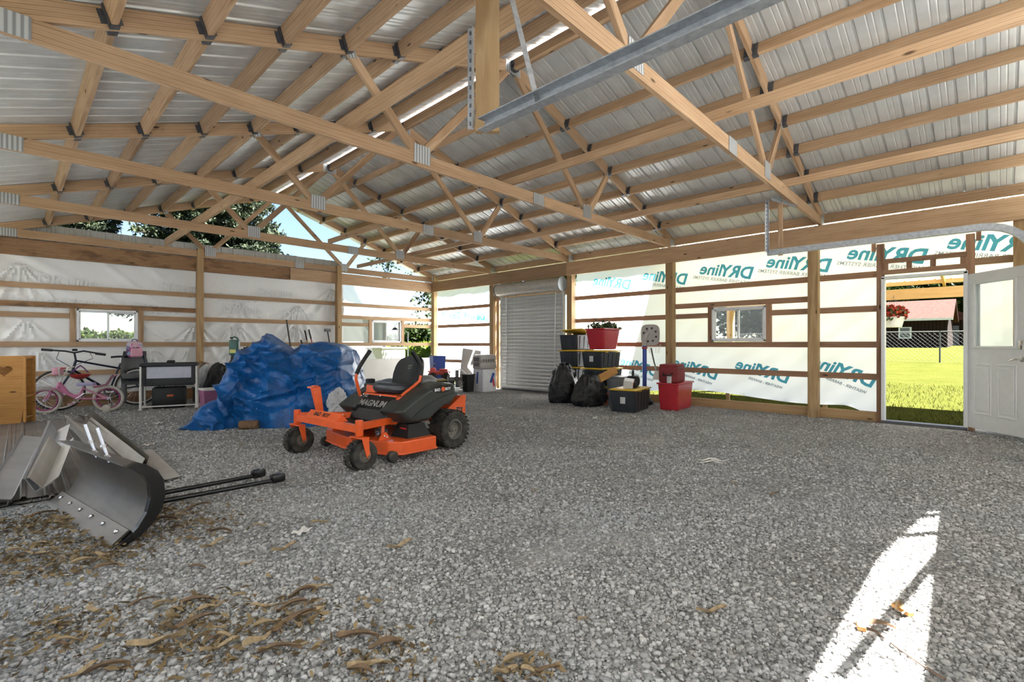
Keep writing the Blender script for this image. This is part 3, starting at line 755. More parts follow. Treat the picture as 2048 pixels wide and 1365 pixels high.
pdl = MB(); pdl.prism([(1.02, .40), (1.08, .40), (1.15, .68), (1.13, .72), (1.06, .70)], -.40, -.36, 'XZ'); pdl.prism([(1.08, .70), (1.16, .69), (1.16, .705), (1.08, .715)], -.45, -.36, 'XZ'); pdl.build('lift_pedal', MAT['orange'], mow)
MB().rbox((.88, 0, .345), (.50, .56, .012), .003, seg=1).build('foot_pan', MAT['black'], mow)
pn = MB(); pn.prism([(.74, .35), (.62, .35), (.50, .60), (.56, .615), (.70, .46)], -.34, .34, 'XZ'); pn.build('front_panel', MAT['black'], mow)
pv = Vector((-.14, 0, .155)).normalized()
on_face('MAGNUM', MAT['grey_print'], (.683, -.25, .492), (0, 1, 0), pv, .105, mow, bold=.003)
on_face('MZ', MAT['grey_print'], (.612, -.25, .572), (0, 1, 0), pv, .05, mow, bold=.003)
sp = MB(); sp.rbox((.33, 0, .60), (.50, .60, .02), .004, seg=1); sp.prism([(.57, .50), (.58, .50), (.50, .66), (.49, .66)], -.34, -.16, 'XZ'); sp.rbox((.50, -.25, .63), (.02, .2, .12), .004, seg=1); sp.build('seat_plate', MAT['orange'], mow)
# seat
st = empty('seat', (.35, 0, .60), 0, mow)
def cushion(u, v):
    a = u * 2 * math.pi; r = 1.0; x = .22 * math.copysign(abs(math.cos(a)) ** .55, math.cos(a)); y = .235 * math.copysign(abs(math.sin(a)) ** .55, math.sin(a))
    k = [(0.0, .0), (.92, .01), (1.0, .045), (.97, .085), (.80, .115), (.45, .105), (0.0, .095)]
    t_ = v * 6; i = min(5, int(t_)); f = t_ - i; s_ = k[i][0] * (1 - f) + k[i + 1][0] * f; z = k[i][1] * (1 - f) + k[i + 1][1] * f
    return (x * s_, y * s_, z + .02 * (x * s_ / .2))
MB().grid(cushion, 28, 12).build('cushion', MAT['seat_grey'], st, True)
def backr(u, v):
    a = u * 2 * math.pi; t_ = v
    y = .235 * math.copysign(abs(math.sin(a)) ** .6, math.sin(a)); z = .22 * math.copysign(abs(math.cos(a)) ** .6, math.cos(a))
    k = [(0.0, -.05), (.9, -.045), (1.0, -.01), (.93, .04), (.62, .032), (0.0, .03)]
    q = t_ * 5; i = min(4, int(q)); f = q - i; s_ = k[i][0] * (1 - f) + k[i + 1][0] * f; d = k[i][1] * (1 - f) + k[i + 1][1] * f
    zz = z * s_; yy = y * s_ * (1 - .12 * max(0, zz / .22))
    return (-.20 + d - .22 * zz - .05 * abs(yy / .235) ** 2 * -1, yy, .215 + zz * .92)
MB().grid(backr, 28, 10).build('backrest', MAT['vinyl_black'], st, True)
on_face('ZT', MAT['rim_dark'], (-.178, -.03, .27), (0, 1, 0), (-.2, 0, 1), .06, st, bold=.002)
for s in (1, -1):
    # tank / fender
    prof = [(.77, .47), (.62, .56), (.36, .685), (.10, .735), (-.04, .715), (-.06, .62), (-.02, .53), (.16, .47), (.28, .40), (.36, .345), (.62, .345), (.70, .40)]
    mb = MB(); k = len(prof); cx = sum(p[0] for p in prof) / k; cz = sum(p[1] for p in prof) / k
    lay = [(.24, 1.0), (.46, 1.0), (.53, .965), (.56, .86)]
    vs = []
    for yy, sc in lay: vs += [(cx + (x - cx) * sc, s * yy, cz + (z - cz) * sc) for x, z in prof]
    fs = [tuple(range(k)), tuple(range(3 * k, 4 * k))]
    for l in range(3):
        for j in range(k): fs.append((l * k + j, l * k + (j + 1) % k, (l + 1) * k + (j + 1) % k, (l + 1) * k + j))
    # raised rib sweeping back across the flank
    mb.add(vs, fs); fd = mb.build('fender', MAT['plastic'], mow)
    bvm = fd.modifiers.new('b', 'BEVEL'); bvm.width = .018; bvm.segments = 2; bvm.limit_method = 'ANGLE'
    rib = MB(); rib.prism([(.60, .40), (.40, .52), (.12, .60), (-.03, .62), (-.03, .58), (.14, .54), (.34, .46), (.52, .37)], s * .535, s * .572, 'XZ'); rb_ = rib.build('rib', MAT['plastic'], fd)
    bd = MB(); 
    bd.lathe([(0, 0), (1, 0), (1, 1), (0, 1)], (0, 0, 0), 'Y', 24)
    bd.v = [(.17 + v[0] * .135, s * .556 + s * v[1] * .006, .668 + v[2] * .042 - v[0] * .008) for v in bd.v]
    bgd = bd.build('badge', MAT['black'], fd)
    if s == 1:
        on_face('BAD', MAT['white_print'], (.290, .5645, .650), (-1, 0, .03), (0, 0, 1), .040, bgd, bold=.002)
        on_face('BOY', MAT['white_print'], (.138, .5645, .654), (-1, 0, .03), (0, 0, 1), .040, bgd, bold=.002)
        MB().lathe([(0, 0), (.026, 0), (.026, .003), (0, .003)], (.168, .563, .668), 'Y', 14).build('emblem', MAT['orange'], bgd)
    # lever
    lv = empty('control_lever', (.60, s * .33, .57), 0, mow)
    if s == 1: P = [(0, 0, 0), (-.10, -.01, .06), (-.24, -.02, .13), (-.32, -.02, .18), (-.335, -.02, .24), (-.345, -.02, .33), (-.31, -.04, .41), (-.25, -.06, .50)]
    else: P = [(0, 0, 0), (.03, 0, .10), (.06, .01, .19), (.055, .01, .25), (.02, .02, .33), (-.03, .04, .42), (-.09, .06, .51)]
    n_ = 5 if s == 1 else 4
    MB().tube(P[:n_], .017, 10).build('arm', MAT['orange'], lv, True); MB().tube(P[n_ - 1:], .022, 10).build('grip', MAT['black'], lv, True)
# tank cap, tray, engine, rear bumper
MB().lathe([(0, 0), (.055, 0), (.055, .04), (.045, .05), (0, .05)], (.42, -.40, .70), 'Z', 16).build('fuel_cap', MAT['black'], mow, True)
en = MB(); en.rbox((-.04, 0, .56), (.30, .42, .22), .03); en.lathe([(0, 0), (.16, 0), (.16, .08), (.10, .12), (0, .12)], (-.03, 0, .66), 'Z', 20); en.tube([(-.14, .2, .5), (-.20, .26, .48), (-.20, -.2, .48)], .035, 8)
en.build('engine', MAT['engine'], mow, True)
bp = MB()
for s in (1, -1): bp.prism([(-.06, .40), (-.10, .33), (-.35, .26), (-.375, .55), (-.32, .555)], s * .36 - .006, s * .36 + .006, 'XZ')
bp.rbox((-.366, 0, .40), (.012, .72, .28), .003, seg=1); bp.build('rear_bumper', MAT['orange'], mow)
on_face('725', MAT['black_print'], (-.20, .369, .365), (-1, 0, -.05), (0, 0, 1), .075, mow, bold=.003, shear=.2)
on_face('725', MAT['white_print'], (-.198, .3675, .363), (-1, 0, -.05), (0, 0, 1), .077, mow, bold=.0045, shear=.2)
# deck
dk = MB(); outl = [(.36, .67), (.78, .66), (.88, .56), (.93, .32), (.98, .0), (.93, -.32), (.88, -.56), (.78, -.68), (.36, -.68), (.28, -.3), (.28, .3)]
dk.prism(outl, .085, .205, 'XY'); d_ = dk.build('deck', MAT['orange'], mow)
bm_ = d_.modifiers.new('b', 'BEVEL'); bm_.width = .012; bm_.segments = 2; bm_.limit_method = 'ANGLE'
lip = MB(); lip.tube([(p[0], p[1], .085) for p in outl], .012, 6, closed=True); lip.build('deck_lip', MAT['orange'], mow)
for s in (1, -1):
    cv = MB(); b0 = [(.36, s * .30), (.66, s * .30), (.66, s * .58), (.36, s * .58)]; b1 = [(.40, s * .34), (.60, s * .34), (.60, s * .52), (.40, s * .52)]
    cv.add([(x, y, .205) for x, y in b0] + [(x, y, .335) for x, y in b1], [(0, 1, 2, 3), (4, 5, 6, 7), (0, 1, 5, 4), (1, 2, 6, 5), (2, 3, 7, 6), (3, 0, 4, 7)])
    cvo = cv.build('belt_cover', MAT['black'], mow)
    if s == 1:
        lb = MB(); lb.add([(.635, .40, .238), (.635, .53, .238), (.612, .51, .298), (.612, .41, .298)], [(0, 1, 2, 3)]); lb.v = [(v[0] + .006, v[1], v[2]) for v in lb.v]; lb.build('warning_label', MAT['red_print'], cvo)
    MB().lathe([(0, -.04), (.04, -.04), (.055, -.025), (.055, .025), (.04, .04), (0, .04)], (.86, s * .60, .066), 'Y', 18).build('gauge_wheel', MAT['tire'], mow, True)
    board('lift_link', (.80, s * .36, .20), (.78, s * .34, .37), .035, .012, MAT['orange'], mow, up=(1, 0, 0))
    MB().prism([(.76, .205), (.90, .205), (.83, .275), (.80, .275)], s * .42 - .006, s * .42 + .006, 'XZ').build('lift_bracket', MAT['orange'], mow)
pu = MB()
for yy in (-.2, .2): pu.lathe([(0, 0), (.07, 0), (.055, .012), (.07, .024), (0, .024)], (.70, yy, .235), 'Z', 20)
q_ = pu.build('pulley', MAT['engine'], mow, True); q_['kind'] = 'stuff'
bolt = MB().lathe([(0, 0), (.011, 0), (.010, .008), (0, .01)], axis='Z', n=8).mesh('bolt', MAT['chrome'])
for p in ((.70, .34, .40), (.66, .345, .36), (.60, .345, .34), (.64, -.2, .60), (.64, .1, .60), (.63, -.26, .58), (1.10, .12, .45), (1.19, .2, .41), (.83, .43, .24), (.80, .43, .225)):
    o = link('bolt', bolt, mow); o.location = p; o.rotation_euler = (math.radians(-90), 0, 0)

# ------------------------------------------------------------------ blue tarp
from mathutils import noise as mn
def tarp_mat():
    m, t, b = M_new('blue_poly_tarp'); v = coords(t); n = noise(t, v, 5, 6, .7); n2 = noise(t, v, 38, 4, .6)
    c = ramp(t, n, [(0.3, (0.002, 0.05, 0.18)), (0.55, (0.004, 0.10, 0.34)), (0.75, (0.015, 0.18, 0.50))])
    t.links.new(c, b.inputs['Base Color']); b.inputs['Roughness'].default_value = 0.33; b.inputs['Specular IOR Level'].default_value = 0.55
    ad = nd(t, 'ShaderNodeMath', operation='MULTIPLY_ADD'); t.links.new(n2, ad.inputs[0]); ad.inputs[1].default_value = 0.35; t.links.new(n, ad.inputs[2])
    bump(t, b, ad.outputs[0], 0.7, 0.03); return m
MAT['tarp'] = tarp_mat()
TAB = [(0.0, 362, 860, 366, 857, .05), (.08, 385, 862, 392, 838, .15), (.14, 405, 863, 412, 815, .25), (.2, 430, 862, 436, 800, .35), (.27, 452, 860, 446, 772, .42), (.33, 474, 857, 468, 712, .6), (.45, 500, 857, 505, 699, .7),
       (.55, 540, 858, 545, 675, .75), (.65, 580, 857, 587, 704, .8), (.75, 625, 854, 640, 690, .85), (.86, 680, 850, 690, 693, .9), (.92, 715, 844, 707, 702, .95), (.96, 728, 832, 713, 730, 1.1), (1.0, 735, 812, 716, 742, 1.1)]
def lerp_tab(u):
    for a, b in zip(TAB[:-1], TAB[1:]):
        if u <= b[0] + 1e-9:
            f = (u - a[0]) / (b[0] - a[0]); return [x + (y - x) * f for x, y in zip(a, b)]
    return TAB[-1]
tc_ = onZ(560, 850)
tarp = thing('tarp', 'crumpled blue plastic tarp thrown over a tall bulky pile', 'tarp', (tc_.x, tc_.y, 0))
def tarp_pt(u, v):
    _, fx, fy, tx, ty_, dz = lerp_tab(u)
    f = onZ(fx, fy); zf = (f.x * FW[0] + f.y * FW[1]); t = dep(tx, ty_, zf + dz)
    back = Vector((t.x, t.y, 0)) + Vector((FW[0], FW[1], 0)) * 0.8
    if v < .62:
        s = v / .62; up = math.sin(s * math.pi / 2) ** .8; q = s ** 1.5
        p = Vector((f.x + (t.x - f.x) * q, f.y + (t.y - f.y) * q, t.z * up))
    else:
        s = (v - .62) / .38
        p = Vector((t.x + (back.x - t.x) * (s ** .7), t.y + (back.y - t.y) * (s ** .7), t.z * (1 - s ** 2.2)))
    h = min(1, t.z / .5); w = smooth(0, .07, v) * (1 - smooth(.93, 1, v)) * (.35 + .65 * h)
    n1 = mn.noise(Vector((u * 5.2, p.z * 1.8, 3.3)))
    wob = .5 * mn.noise(Vector((u * 4, p.z * 2.2, 9)))
    rdg = 1 - abs(mn.noise(Vector((u * 7.0 + p.z * 2.6 + wob, (u * 2.2 - p.z * 2.4) * .5, 7)))) * 2.2
    rd2 = 1 - abs(mn.noise(Vector((u * 5.0 - p.z * 5.5 + wob, (u * 5 + p.z) * .45, 2)))) * 2.2
    rd3 = 1 - abs(mn.noise(Vector((u * 21 + p.z * 9, u * 9 - p.z * 14, v * 4)))) * 2
    d = (.12 * n1 + .13 * max(0, rdg) ** 2.5 + .085 * max(0, rd2) ** 2.5 + .014 * rd3) * w
    p = p - Vector((FW[0], FW[1], -.3)) * d
    if v < .03: p.z = .006
    p.z = max(p.z, .006)
    return p - tarp.location
MB().grid(tarp_pt, 210, 150).build('sheet', MAT['tarp'], tarp, True)
gm = MB(); gm.lathe([(.010, -.002), (.020, -.003), (.020, .003), (.010, .002), (.010, -.002)], axis='Y', n=14)
gmm = gm.mesh('grommet', MAT['chrome'])
for px, py in ((418, 859), (456, 859), (484, 842), (568, 853)):
    p = onZ(px, py + 8) - Vector((FW[0], FW[1], 0)) * .02; o = link('grommet', gmm, tarp); o.location = Vector((p.x, p.y, .05)) - tarp.location; o.rotation_euler = (0, 0, -math.radians(45))
lg = MB(); lg.lathe([(0, -.12), (.055, -.12), (.062, -.1), (.06, .1), (.052, .12), (0, .12)], (0, 0, .06), 'X', 14)
lo = onZ(496, 860); log_ = lg.build('log', plain('log_bark', (.16, .09, .045), .85, 0, .3, 20), None, True, (lo.x + .02, lo.y + .02, 0), -.6); tag(log_, 'short brown log end peeking out under the blue tarp', 'log')
# green jug on top of the tarp
MAT['jug'] = plain('dark_green_plastic', (0.01, 0.075, 0.055), 0.4, 0, .15); MAT['yellow_print'] = plain('yellow_label', (0.55, 0.48, 0.12), .5, 0, .1)
jp = dep(469, 711, 7.35)
jug = thing('jug', 'dark green plastic fluid jug standing on the tarp beside the wall post', 'jug', jp, -.75)
MB().rbox((0, 0, .115), (.13, .09, .23), .018).build('body', MAT['jug'], jug, True)
MB().tube([(-.035, 0, .225), (-.035, 0, .262), (.0, 0, .272), (.045, 0, .25), (.05, 0, .22)], .011, 8).build('handle', MAT['jug'], jug, True)
MB().lathe([(0, 0), (.02, 0), (.02, .025), (0, .025)], (-.045, 0, .245), 'Z', 12).build('cap', MAT['black'], jug)
MB().box((0, -.046, .06), (.09, .003, .05)).build('label', MAT['yellow_print'], jug)
# shelf-like crate under the jug so that it stands on something
# ------------------------------------------------------------------ tools leaning on the far wall behind the tarp
def pole_tool(name, label, cat, top, foot_z, head, mat, r=.014, dx=0.0):
    t = thing(name, label, cat, (top.x + dx, WY - .35, foot_z))
    a = Vector((0, 0, .0)); b = top - t.location
    MB().tube([a, a.lerp(b, .5), b], r, 8).build('shaft', mat, t, True)
    if head: head(t, a, b)
    return t
MAT['handle_dark'] = plain('dark_handle', (.03, .025, .02), .5, 0, .2); MAT['handle_wood'] = wood('tool_handle', (.30, .14, .05), (.45, .24, .09), (.55, .34, .15))
MAT['red_handle'] = plain('red_fibreglass', (.45, .05, .03), .45, 0, .1); MAT['black_grip'] = plain('black_rubber_grip', (.015, .015, .015), .6, 0, .2)
def blade_low(t, a, b): MB().prism([(-.10, .0), (.10, .0), (.12, .22), (.02, .30), (-.02, .30), (-.12, .22)], -.005, .005, 'XZ').build('blade', MAT['dark_steel'], t)
def grip_top(t, a, b): d = (b - a).normalized(); MB().tube([b - d * .22, b + d * .02], .019, 8).build('grip', MAT['black_grip'], t, True); blade_low(t, a, b)
def sledge(t, a, b):
    MB().rbox(b, (.15, .07, .07), .012).build('head', MAT['dark_steel'], t)
pole_tool('digging_bar', 'long black bar leaning on the wrapped wall, tallest of the tools', 'tool', onY(573, 640, WY - .02), 0, blade_low, MAT['handle_dark'], .018, .12)
pole_tool('shovel', 'wooden handled shovel with black grip leaning behind the tarp', 'tool', onY(610, 663, WY - .02), 0, grip_top, MAT['handle_wood'], .016, .18)
pole_tool('garden_fork', 'red handled fork leaning behind the tarp beside the shovel', 'tool', onY(618, 661, WY - .02), 0, grip_top, MAT['red_handle'], .014, .22)
pole_tool('splitting_maul', 'splitting maul standing head up against the wall by the second post', 'tool', onY(655, 661, WY - .05), 0, sledge, MAT['handle_dark'], .016, .1)
pole_tool('axe', 'short black gripped tool lying low behind the tarp', 'tool', onY(602, 682, WY - .02), .0, grip_top, MAT['handle_dark'], .016, .3)
tb_ = thing('tool_bucket', 'dark tool bucket just showing above the tarp edge below the leaning handles', 'bucket', onY(600, 800, WY - .75) * 1); tb_.location.z = 0
tb_.location = Vector((onY(603, 700, WY - .8).x, WY - .8, 0))
MB().lathe([(0, 0.02), (.13, .02), (.16, .40), (.165, .40), (.165, .42), (.15, .42), (.12, .03)], axis='Z', n=20).build('pail', MAT['black'], tb_, True)
MB().tube([(-.16, 0, .4), (-.1, 0, .55), (.1, 0, .55), (.16, 0, .4)], .006, 6).build('handle', MAT['chrome'], tb_)

# ------------------------------------------------------------------ bicycles
MAT['pink'] = plain('pink_frame_paint', (0.52, 0.17, 0.30), .3, 0, .12, 10, coat=.4); MAT['pink_soft'] = plain('pale_pink_plastic', (0.62, 0.30, 0.38), .45, 0, .1)
MAT['white_rubber'] = plain('dirty_white_rubber', (0.42, 0.39, 0.34), .7, 0, .2); MAT['magenta'] = plain('magenta_rim', (0.30, .02, .12), .35, .2, .1)
MAT['white_plastic'] = plain('white_plastic', (0.68, .66, .62), .4, 0, .06); MAT['purple'] = plain('purple_plastic', (.10, .02, .16), .45, 0, .1); MAT['lilac'] = plain('lilac_plastic', (.40, .36, .58), .45, 0, .06)
MAT['red_pl'] = plain('red_plastic', (.38, .035, .03), .4, 0, .12); MAT['bike_blue'] = plain('dark_blue_frame', (.006, .012, .03), .3, .3, .2)
def wheel(par, c, R, tr, mat_t, mat_r, spokes=18, name='wheel', white_wall=False, hub=.02):
    w = empty(name, c, 0, par)
    tb = MB(); N = 40
    tb.tube([(R * math.cos(2 * math.pi * k / N), 0, R * math.sin(2 * math.pi * k / N)) for k in range(N)], tr, 8, closed=True); tb.build('tire', mat_t, w, True)
    rb = MB(); r2 = R - tr * 1.2; rb.lathe([(r2, -tr * .7), (r2 - .014, -tr * .5), (r2 - .014, tr * .5), (r2, tr * .7), (r2, -tr * .7)], axis='Y', n=N); rb.build('rim', mat_r, w, True)
    sb = MB()
    for k in range(spokes):
        a = 2 * math.pi * k / spokes; s = .02 if k % 2 else -.02
        sb.tube([(hub * math.cos(a + .5), s, hub * math.sin(a + .5)), (r2 * math.cos(a), 0, r2 * math.sin(a))], .0016, 4)
    q = sb.build('spoke', MAT['chrome'], w); q['kind'] = 'stuff'
    MB().lathe([(0, -.045), (hub, -.045), (hub * .7, -.02), (hub * .7, .02), (hub, .045), (0, .045)], axis='Y', n=12).build('hub', MAT['chrome'], w, True)
    if white_wall:
        for sg in (1, -1): ww = MB(); ww.lathe([(r2 - .012, sg * tr * .80), (r2 + .008, sg * tr * 1.02), (r2 + .010, sg * tr * 1.02), (r2 - .010, sg * tr * .76)], axis='Y', n=N); ww.build('reflective_band', MAT['white_plastic'], w, True)
    return w
# child's pink bicycle (local: x forward = left in the photo, y = towards the wall)
fw_, rw_ = onZ(91, 828), onZ(217, 823)
ax = (fw_ - rw_); pa = math.atan2(ax.y, ax.x); wb = ax.length
kb = thing('kids_bicycle', 'small pink bicycle with white tyres and training wheels', 'bicycle', (rw_.x, rw_.y, 0), pa)
R1 = .20
wheel(kb, (0, 0, R1 + .02), R1, .026, MAT['white_rubber'], MAT['magenta'], 16); wheel(kb, (wb, 0, R1 + .02), R1, .026, MAT['white_rubber'], MAT['magenta'], 16)
hz = R1 + .02
fr = MB()
hd0, hd1 = Vector((wb - .16, 0, .42)), Vector((wb - .19, 0, .52)); bb = Vector((wb * .50, 0, .235)); stt = Vector((wb * .40, 0, .43))
fr.tube([hd0, hd1], .024, 10); fr.tube([hd1 - Vector((0, 0, .04)), Vector((wb * .66, 0, .33)), bb], [.034, .034, .028], 10); fr.tube([hd0 - Vector((0, 0, .01)), Vector((wb * .60, 0, .275)), Vector((wb * .42, 0, .31))], .018, 8)
fr.tube([bb, stt], .019, 8)
for s in (1, -1): fr.tube([bb + Vector((0, s * .03, 0)), Vector((0, s * .05, hz))], .011, 6); fr.tube([stt + Vector((0, s * .02, -.03)), Vector((0, s * .05, hz))], .010, 6); fr.tube([hd0 + Vector((0.01, s * .03, -.01)), Vector((wb - .09, s * .04, .40)), Vector((wb, s * .045, hz))], .012, 8)
fr.build('frame', MAT['pink'], kb, True)
ff = MB()
def fend(u, v): a = math.radians(60 + u * 110); return (wb + (R1 + .04) * math.cos(a), (v - .5) * .07, hz + (R1 + .04) * math.sin(a))
ff.grid(fend, 10, 2).build('front_mudguard', MAT['pink'], kb, True)
MB().tube([hd1, hd1 + Vector((-.03, 0, .10))], .016, 8).build('stem', MAT['white_plastic'], kb, True)
hbz = hd1 + Vector((-.03, 0, .10))
MB().tube([hbz + Vector((-.06, -.26, .14)), hbz + Vector((-.02, -.16, .13)), hbz + Vector((.0, -.09, .02)), hbz, hbz + Vector((0, .09, .02)), hbz + Vector((-.02, .16, .13)), hbz + Vector((-.06, .26, .14))], .012, 8).build('handlebar', MAT['white_plastic'], kb, True)
for s in (1, -1): MB().tube([hbz + Vector((-.09, s * .27, .14)), hbz + Vector((-.15, s * .28, .14))], .016, 8).build('grip', MAT['red_pl'] if s > 0 else MAT['white_plastic'], kb, True)
pb = MB(); pb.rbox(hbz + Vector((.06, 0, .08)), (.10, .20, .13), .03); pb.build('handlebar_bag', MAT['pink_soft'], kb, True)
sd_ = MB(); sd_.rbox((wb * .36, 0, .475), (.25, .13, .05), .022); sd_.build('saddle', MAT['lilac'], kb, True)
MB().tube([stt, (wb * .38, 0, .46)], .012, 8).build('seat_post', MAT['chrome'], kb)
ds = MB()
def doll(u, v):
    q = u; x = wb * .24 - q * .30; z = .40 + .03 * math.sin(q * 2) + .17 * smooth(.55, 1.0, q); y = (v - .5) * .15
    return (x, y, z + abs(v - .5) * .08)
ds.grid(doll, 14, 6).build('doll_seat', MAT['pink_soft'], kb, True)
tw = MB(); tw.tube([(0, -.06, hz), (-.01, -.10, .11), (-.01, -.11, .07)], .012, 6); tw.tube([(-.02, -.04, hz), (.0, -.04, .42)], .004, 5); tw.build('stabiliser_arm', MAT['chrome'], kb)
for s in (1, -1): MB().lathe([(0, -.02), (.05, -.02), (.062, -.012), (.062, .012), (.05, .02), (0, .02)], (-.01, s * .125, .064), 'Y', 16).build('training_wheel', MAT['white_rubber'], kb, True)
cr = MB(); cr.lathe([(.055, -.006), (.075, -.006), (.075, .006), (.055, .006), (.055, -.006)], tuple(bb + Vector((0, -.05, 0))), 'Y', 20); cr.tube([bb + Vector((0, -.06, 0)), bb + Vector((.12, -.07, -.09))], .008, 6); cr.tube([bb + Vector((0, .06, 0)), bb + Vector((-.12, .07, .09))], .008, 6); cr.build('crank', MAT['chrome'], kb)
MB().rbox(bb + Vector((.13, -.11, -.10)), (.08, .09, .02), .006, seg=1).build('pedal', MAT['pink_soft'], kb)
# adult bicycle against the wall
fa = onZ(118, 818); R2 = .335
ab = thing('bicycle', 'large black bicycle with flat handlebar leaning against the wrapped wall', 'bicycle', (2.0, WY - .42, 0), math.pi)
afx = onY(118, 760, WY - .42).x; arx = onY(276, 760, WY - .42).x
ab.location = (arx, WY - .42, 0); wb2 = arx - afx
wheel(ab, (0, 0, R2 + .02), R2, .02, MAT['tire'], MAT['chrome'], 28, white_wall=True); wheel(ab, (wb2, 0, R2 + .02), R2, .02, MAT['tire'], MAT['chrome'], 28, white_wall=True)
f2 = MB(); hz2 = R2 + .02; H0, H1 = Vector((wb2 - .18, 0, .70)), Vector((wb2 - .22, 0, .86)); B2 = Vector((.42, 0, .30)); S2 = Vector((.26, 0, .80))
f2.tube([H0, H1], .02, 8); f2.tube([H1, S2 - Vector((0, 0, .1))], .017, 8); f2.tube([H0, B2], .02, 8); f2.tube([B2, S2], .016, 8)
for s in (1, -1): f2.tube([B2 + Vector((0, s * .03, 0)), Vector((0, s * .06, hz2))], .009, 6); f2.tube([S2 + Vector((0, s * .02, -.08)), Vector((0, s * .06, hz2))], .009, 6); f2.tube([H0 + Vector((0, s * .045, 0)), Vector((wb2, s * .05, hz2))], .013, 8)
f2.build('frame', MAT['bike_blue'], ab, True)
MB().tube([H1, H1 + Vector((.02, 0, .14))], .014, 8).build('stem', MAT['black'], ab)
hb2_ = H1 + Vector((.02, 0, .14)); MB().tube([hb2_ + Vector((-.34, .06, -.02)), hb2_ + Vector((-.12, .03, .03)), hb2_, hb2_ + Vector((.12, -.03, .03)), hb2_ + Vector((.32, -.06, .05))], .014, 8).build('handlebar', MAT['black'], ab, True)
for s in (1, -1):
    MB().tube([hb2_ + Vector((s * .28, -s * .05, .015 + s * .03)), hb2_ + Vector((s * .42, -s * .08, .01 + s * .05))], .022, 8).build('grip', MAT['black_grip'], ab, True)
    MB().tube([hb2_ + Vector((s * .2, 0, .02)), hb2_ + Vector((s * .24, .12, -.10)), hb2_ + Vector((.05, .04, -.25))], .005, 5).build('cable', MAT['black'], ab)
MB().rbox(hb2_ + Vector((0, .06, .05)), (.07, .09, .04), .008).build('light', MAT['black'], ab)
sa = MB()
def saddle(u, v):
    x = .40 - u * .28; w = .03 + .07 * u ** 1.5; return (x, (v - .5) * 2 * w, .93 - abs(v - .5) ** 2 * .14 + .01 * math.sin(u * 3))
sa.grid(saddle, 10, 6).build('saddle', MAT['black'], ab, True); MB().tube([S2, (.25, 0, .91)], .012, 8).build('seat_post', MAT['chrome'], ab)
MB().lathe([(.06, -.006), (.095, -.006), (.095, .006), (.06, .006), (.06, -.006)], tuple(B2 + Vector((0, .05, 0))), 'Y', 24).build('chain_ring', MAT['dark_steel'], ab)
# child seat behind the saddle with a bright backpack in it
MAT['seat_shell'] = plain('grey_seat_shell', (.12, .12, .12), .55, 0, .1)
cs = thing('bike_child_seat', 'grey plastic child carrier mounted behind the bicycle saddle', 'child seat', (onY(262, 720, WY - .42).x, WY - .46, .40))
def shell(u, v):
    z = v * .62; w = .17 + .02 * math.sin(v * 3); x = (u - .5) * 2 * w
    return (x + .05 * v, -.04 - .16 * (1 - (2 * u - 1) ** 2) * -1 * .6 + (.0 if v > .35 else -.18 * (.35 - v) / .35), z)
MB().grid(shell, 12, 14).build('shell', MAT['seat_shell'], cs, True)
MB().rbox((0, -.10, .16), (.30, .26, .10), .03).build('seat_pan', MAT['seat_shell'], cs, True)
for s in (1, -1): MB().rbox((s * .13, -.16, -.13), (.08, .10, .34), .03).build('leg_guard', MAT['seat_shell'], cs, True)
for s in (1, -1): MB().tube([(.19 + .02 * s, .0, .55), (.22 + .02 * s, -.02, .4), (.21 + .03 * s, -.03, .25)], .010, 6).build('strap', MAT['bike_blue'], cs, True)
def pack_mat():
    m, t, b = M_new('patterned_pack_cloth'); v = coords(t); vo = nd(t, 'ShaderNodeTexVoronoi'); vo.inputs['Scale'].default_value = 14; t.links.new(v, vo.inputs['Vector'])
    t.links.new(ramp(t, vo.outputs['Color'], [(0.15, (.02, .01, .06)), (.35, (.60, .10, .28)), (.55, (.60, .45, .50)), (.72, (.02, .20, .33)), (.9, (.40, .02, .16))]), b.inputs['Base Color']); b.inputs['Roughness'].default_value = .6; return m
MAT['pack'] = pack_mat()
bkp = thing('backpack', 'small pink, white and blue patterned backpack stuffed in the bicycle child carrier', 'backpack', cs.location + Vector((.03, -.13, .62)), .3)
MB().rbox((0, 0, .03), (.24, .16, .30), .06, seg=3).build('bag', MAT['pack'], bkp, True); MB().rbox((-.01, -.085, -.02), (.18, .05, .16), .022).build('front_pocket', MAT['pink_soft'], bkp, True)
MB().tube([(-.05, 0, .17), (-.03, 0, .22), (.03, 0, .22), (.05, 0, .17)], .008, 6).build('loop', MAT['purple'], bkp)
# red child helmet and purple straps hung on the pink bicycle
hm = thing('bicycle_helmet', 'red and purple child helmet hanging behind the pink handlebar', 'helmet', dep(160, 752, (fw_.x * FW[0] + fw_.y * FW[1]) + .30))
hmm_ = MB()
def hel(u, v):
    a = u * 2 * math.pi; p = v * 1.35; r = math.sin(p); return (.15 * r * math.cos(a), .12 * r * math.sin(a), -.11 * math.cos(p) + .05)
hmm_.grid(hel, 20, 8).build('shell', MAT['red_pl'], hm, True)
for s in (1, -1): MB().tube([(s * .11, 0, .05), (s * .05, -.04, .13), (0, -.05, .18)], .010, 6).build('strap', MAT['purple'], hm, True)

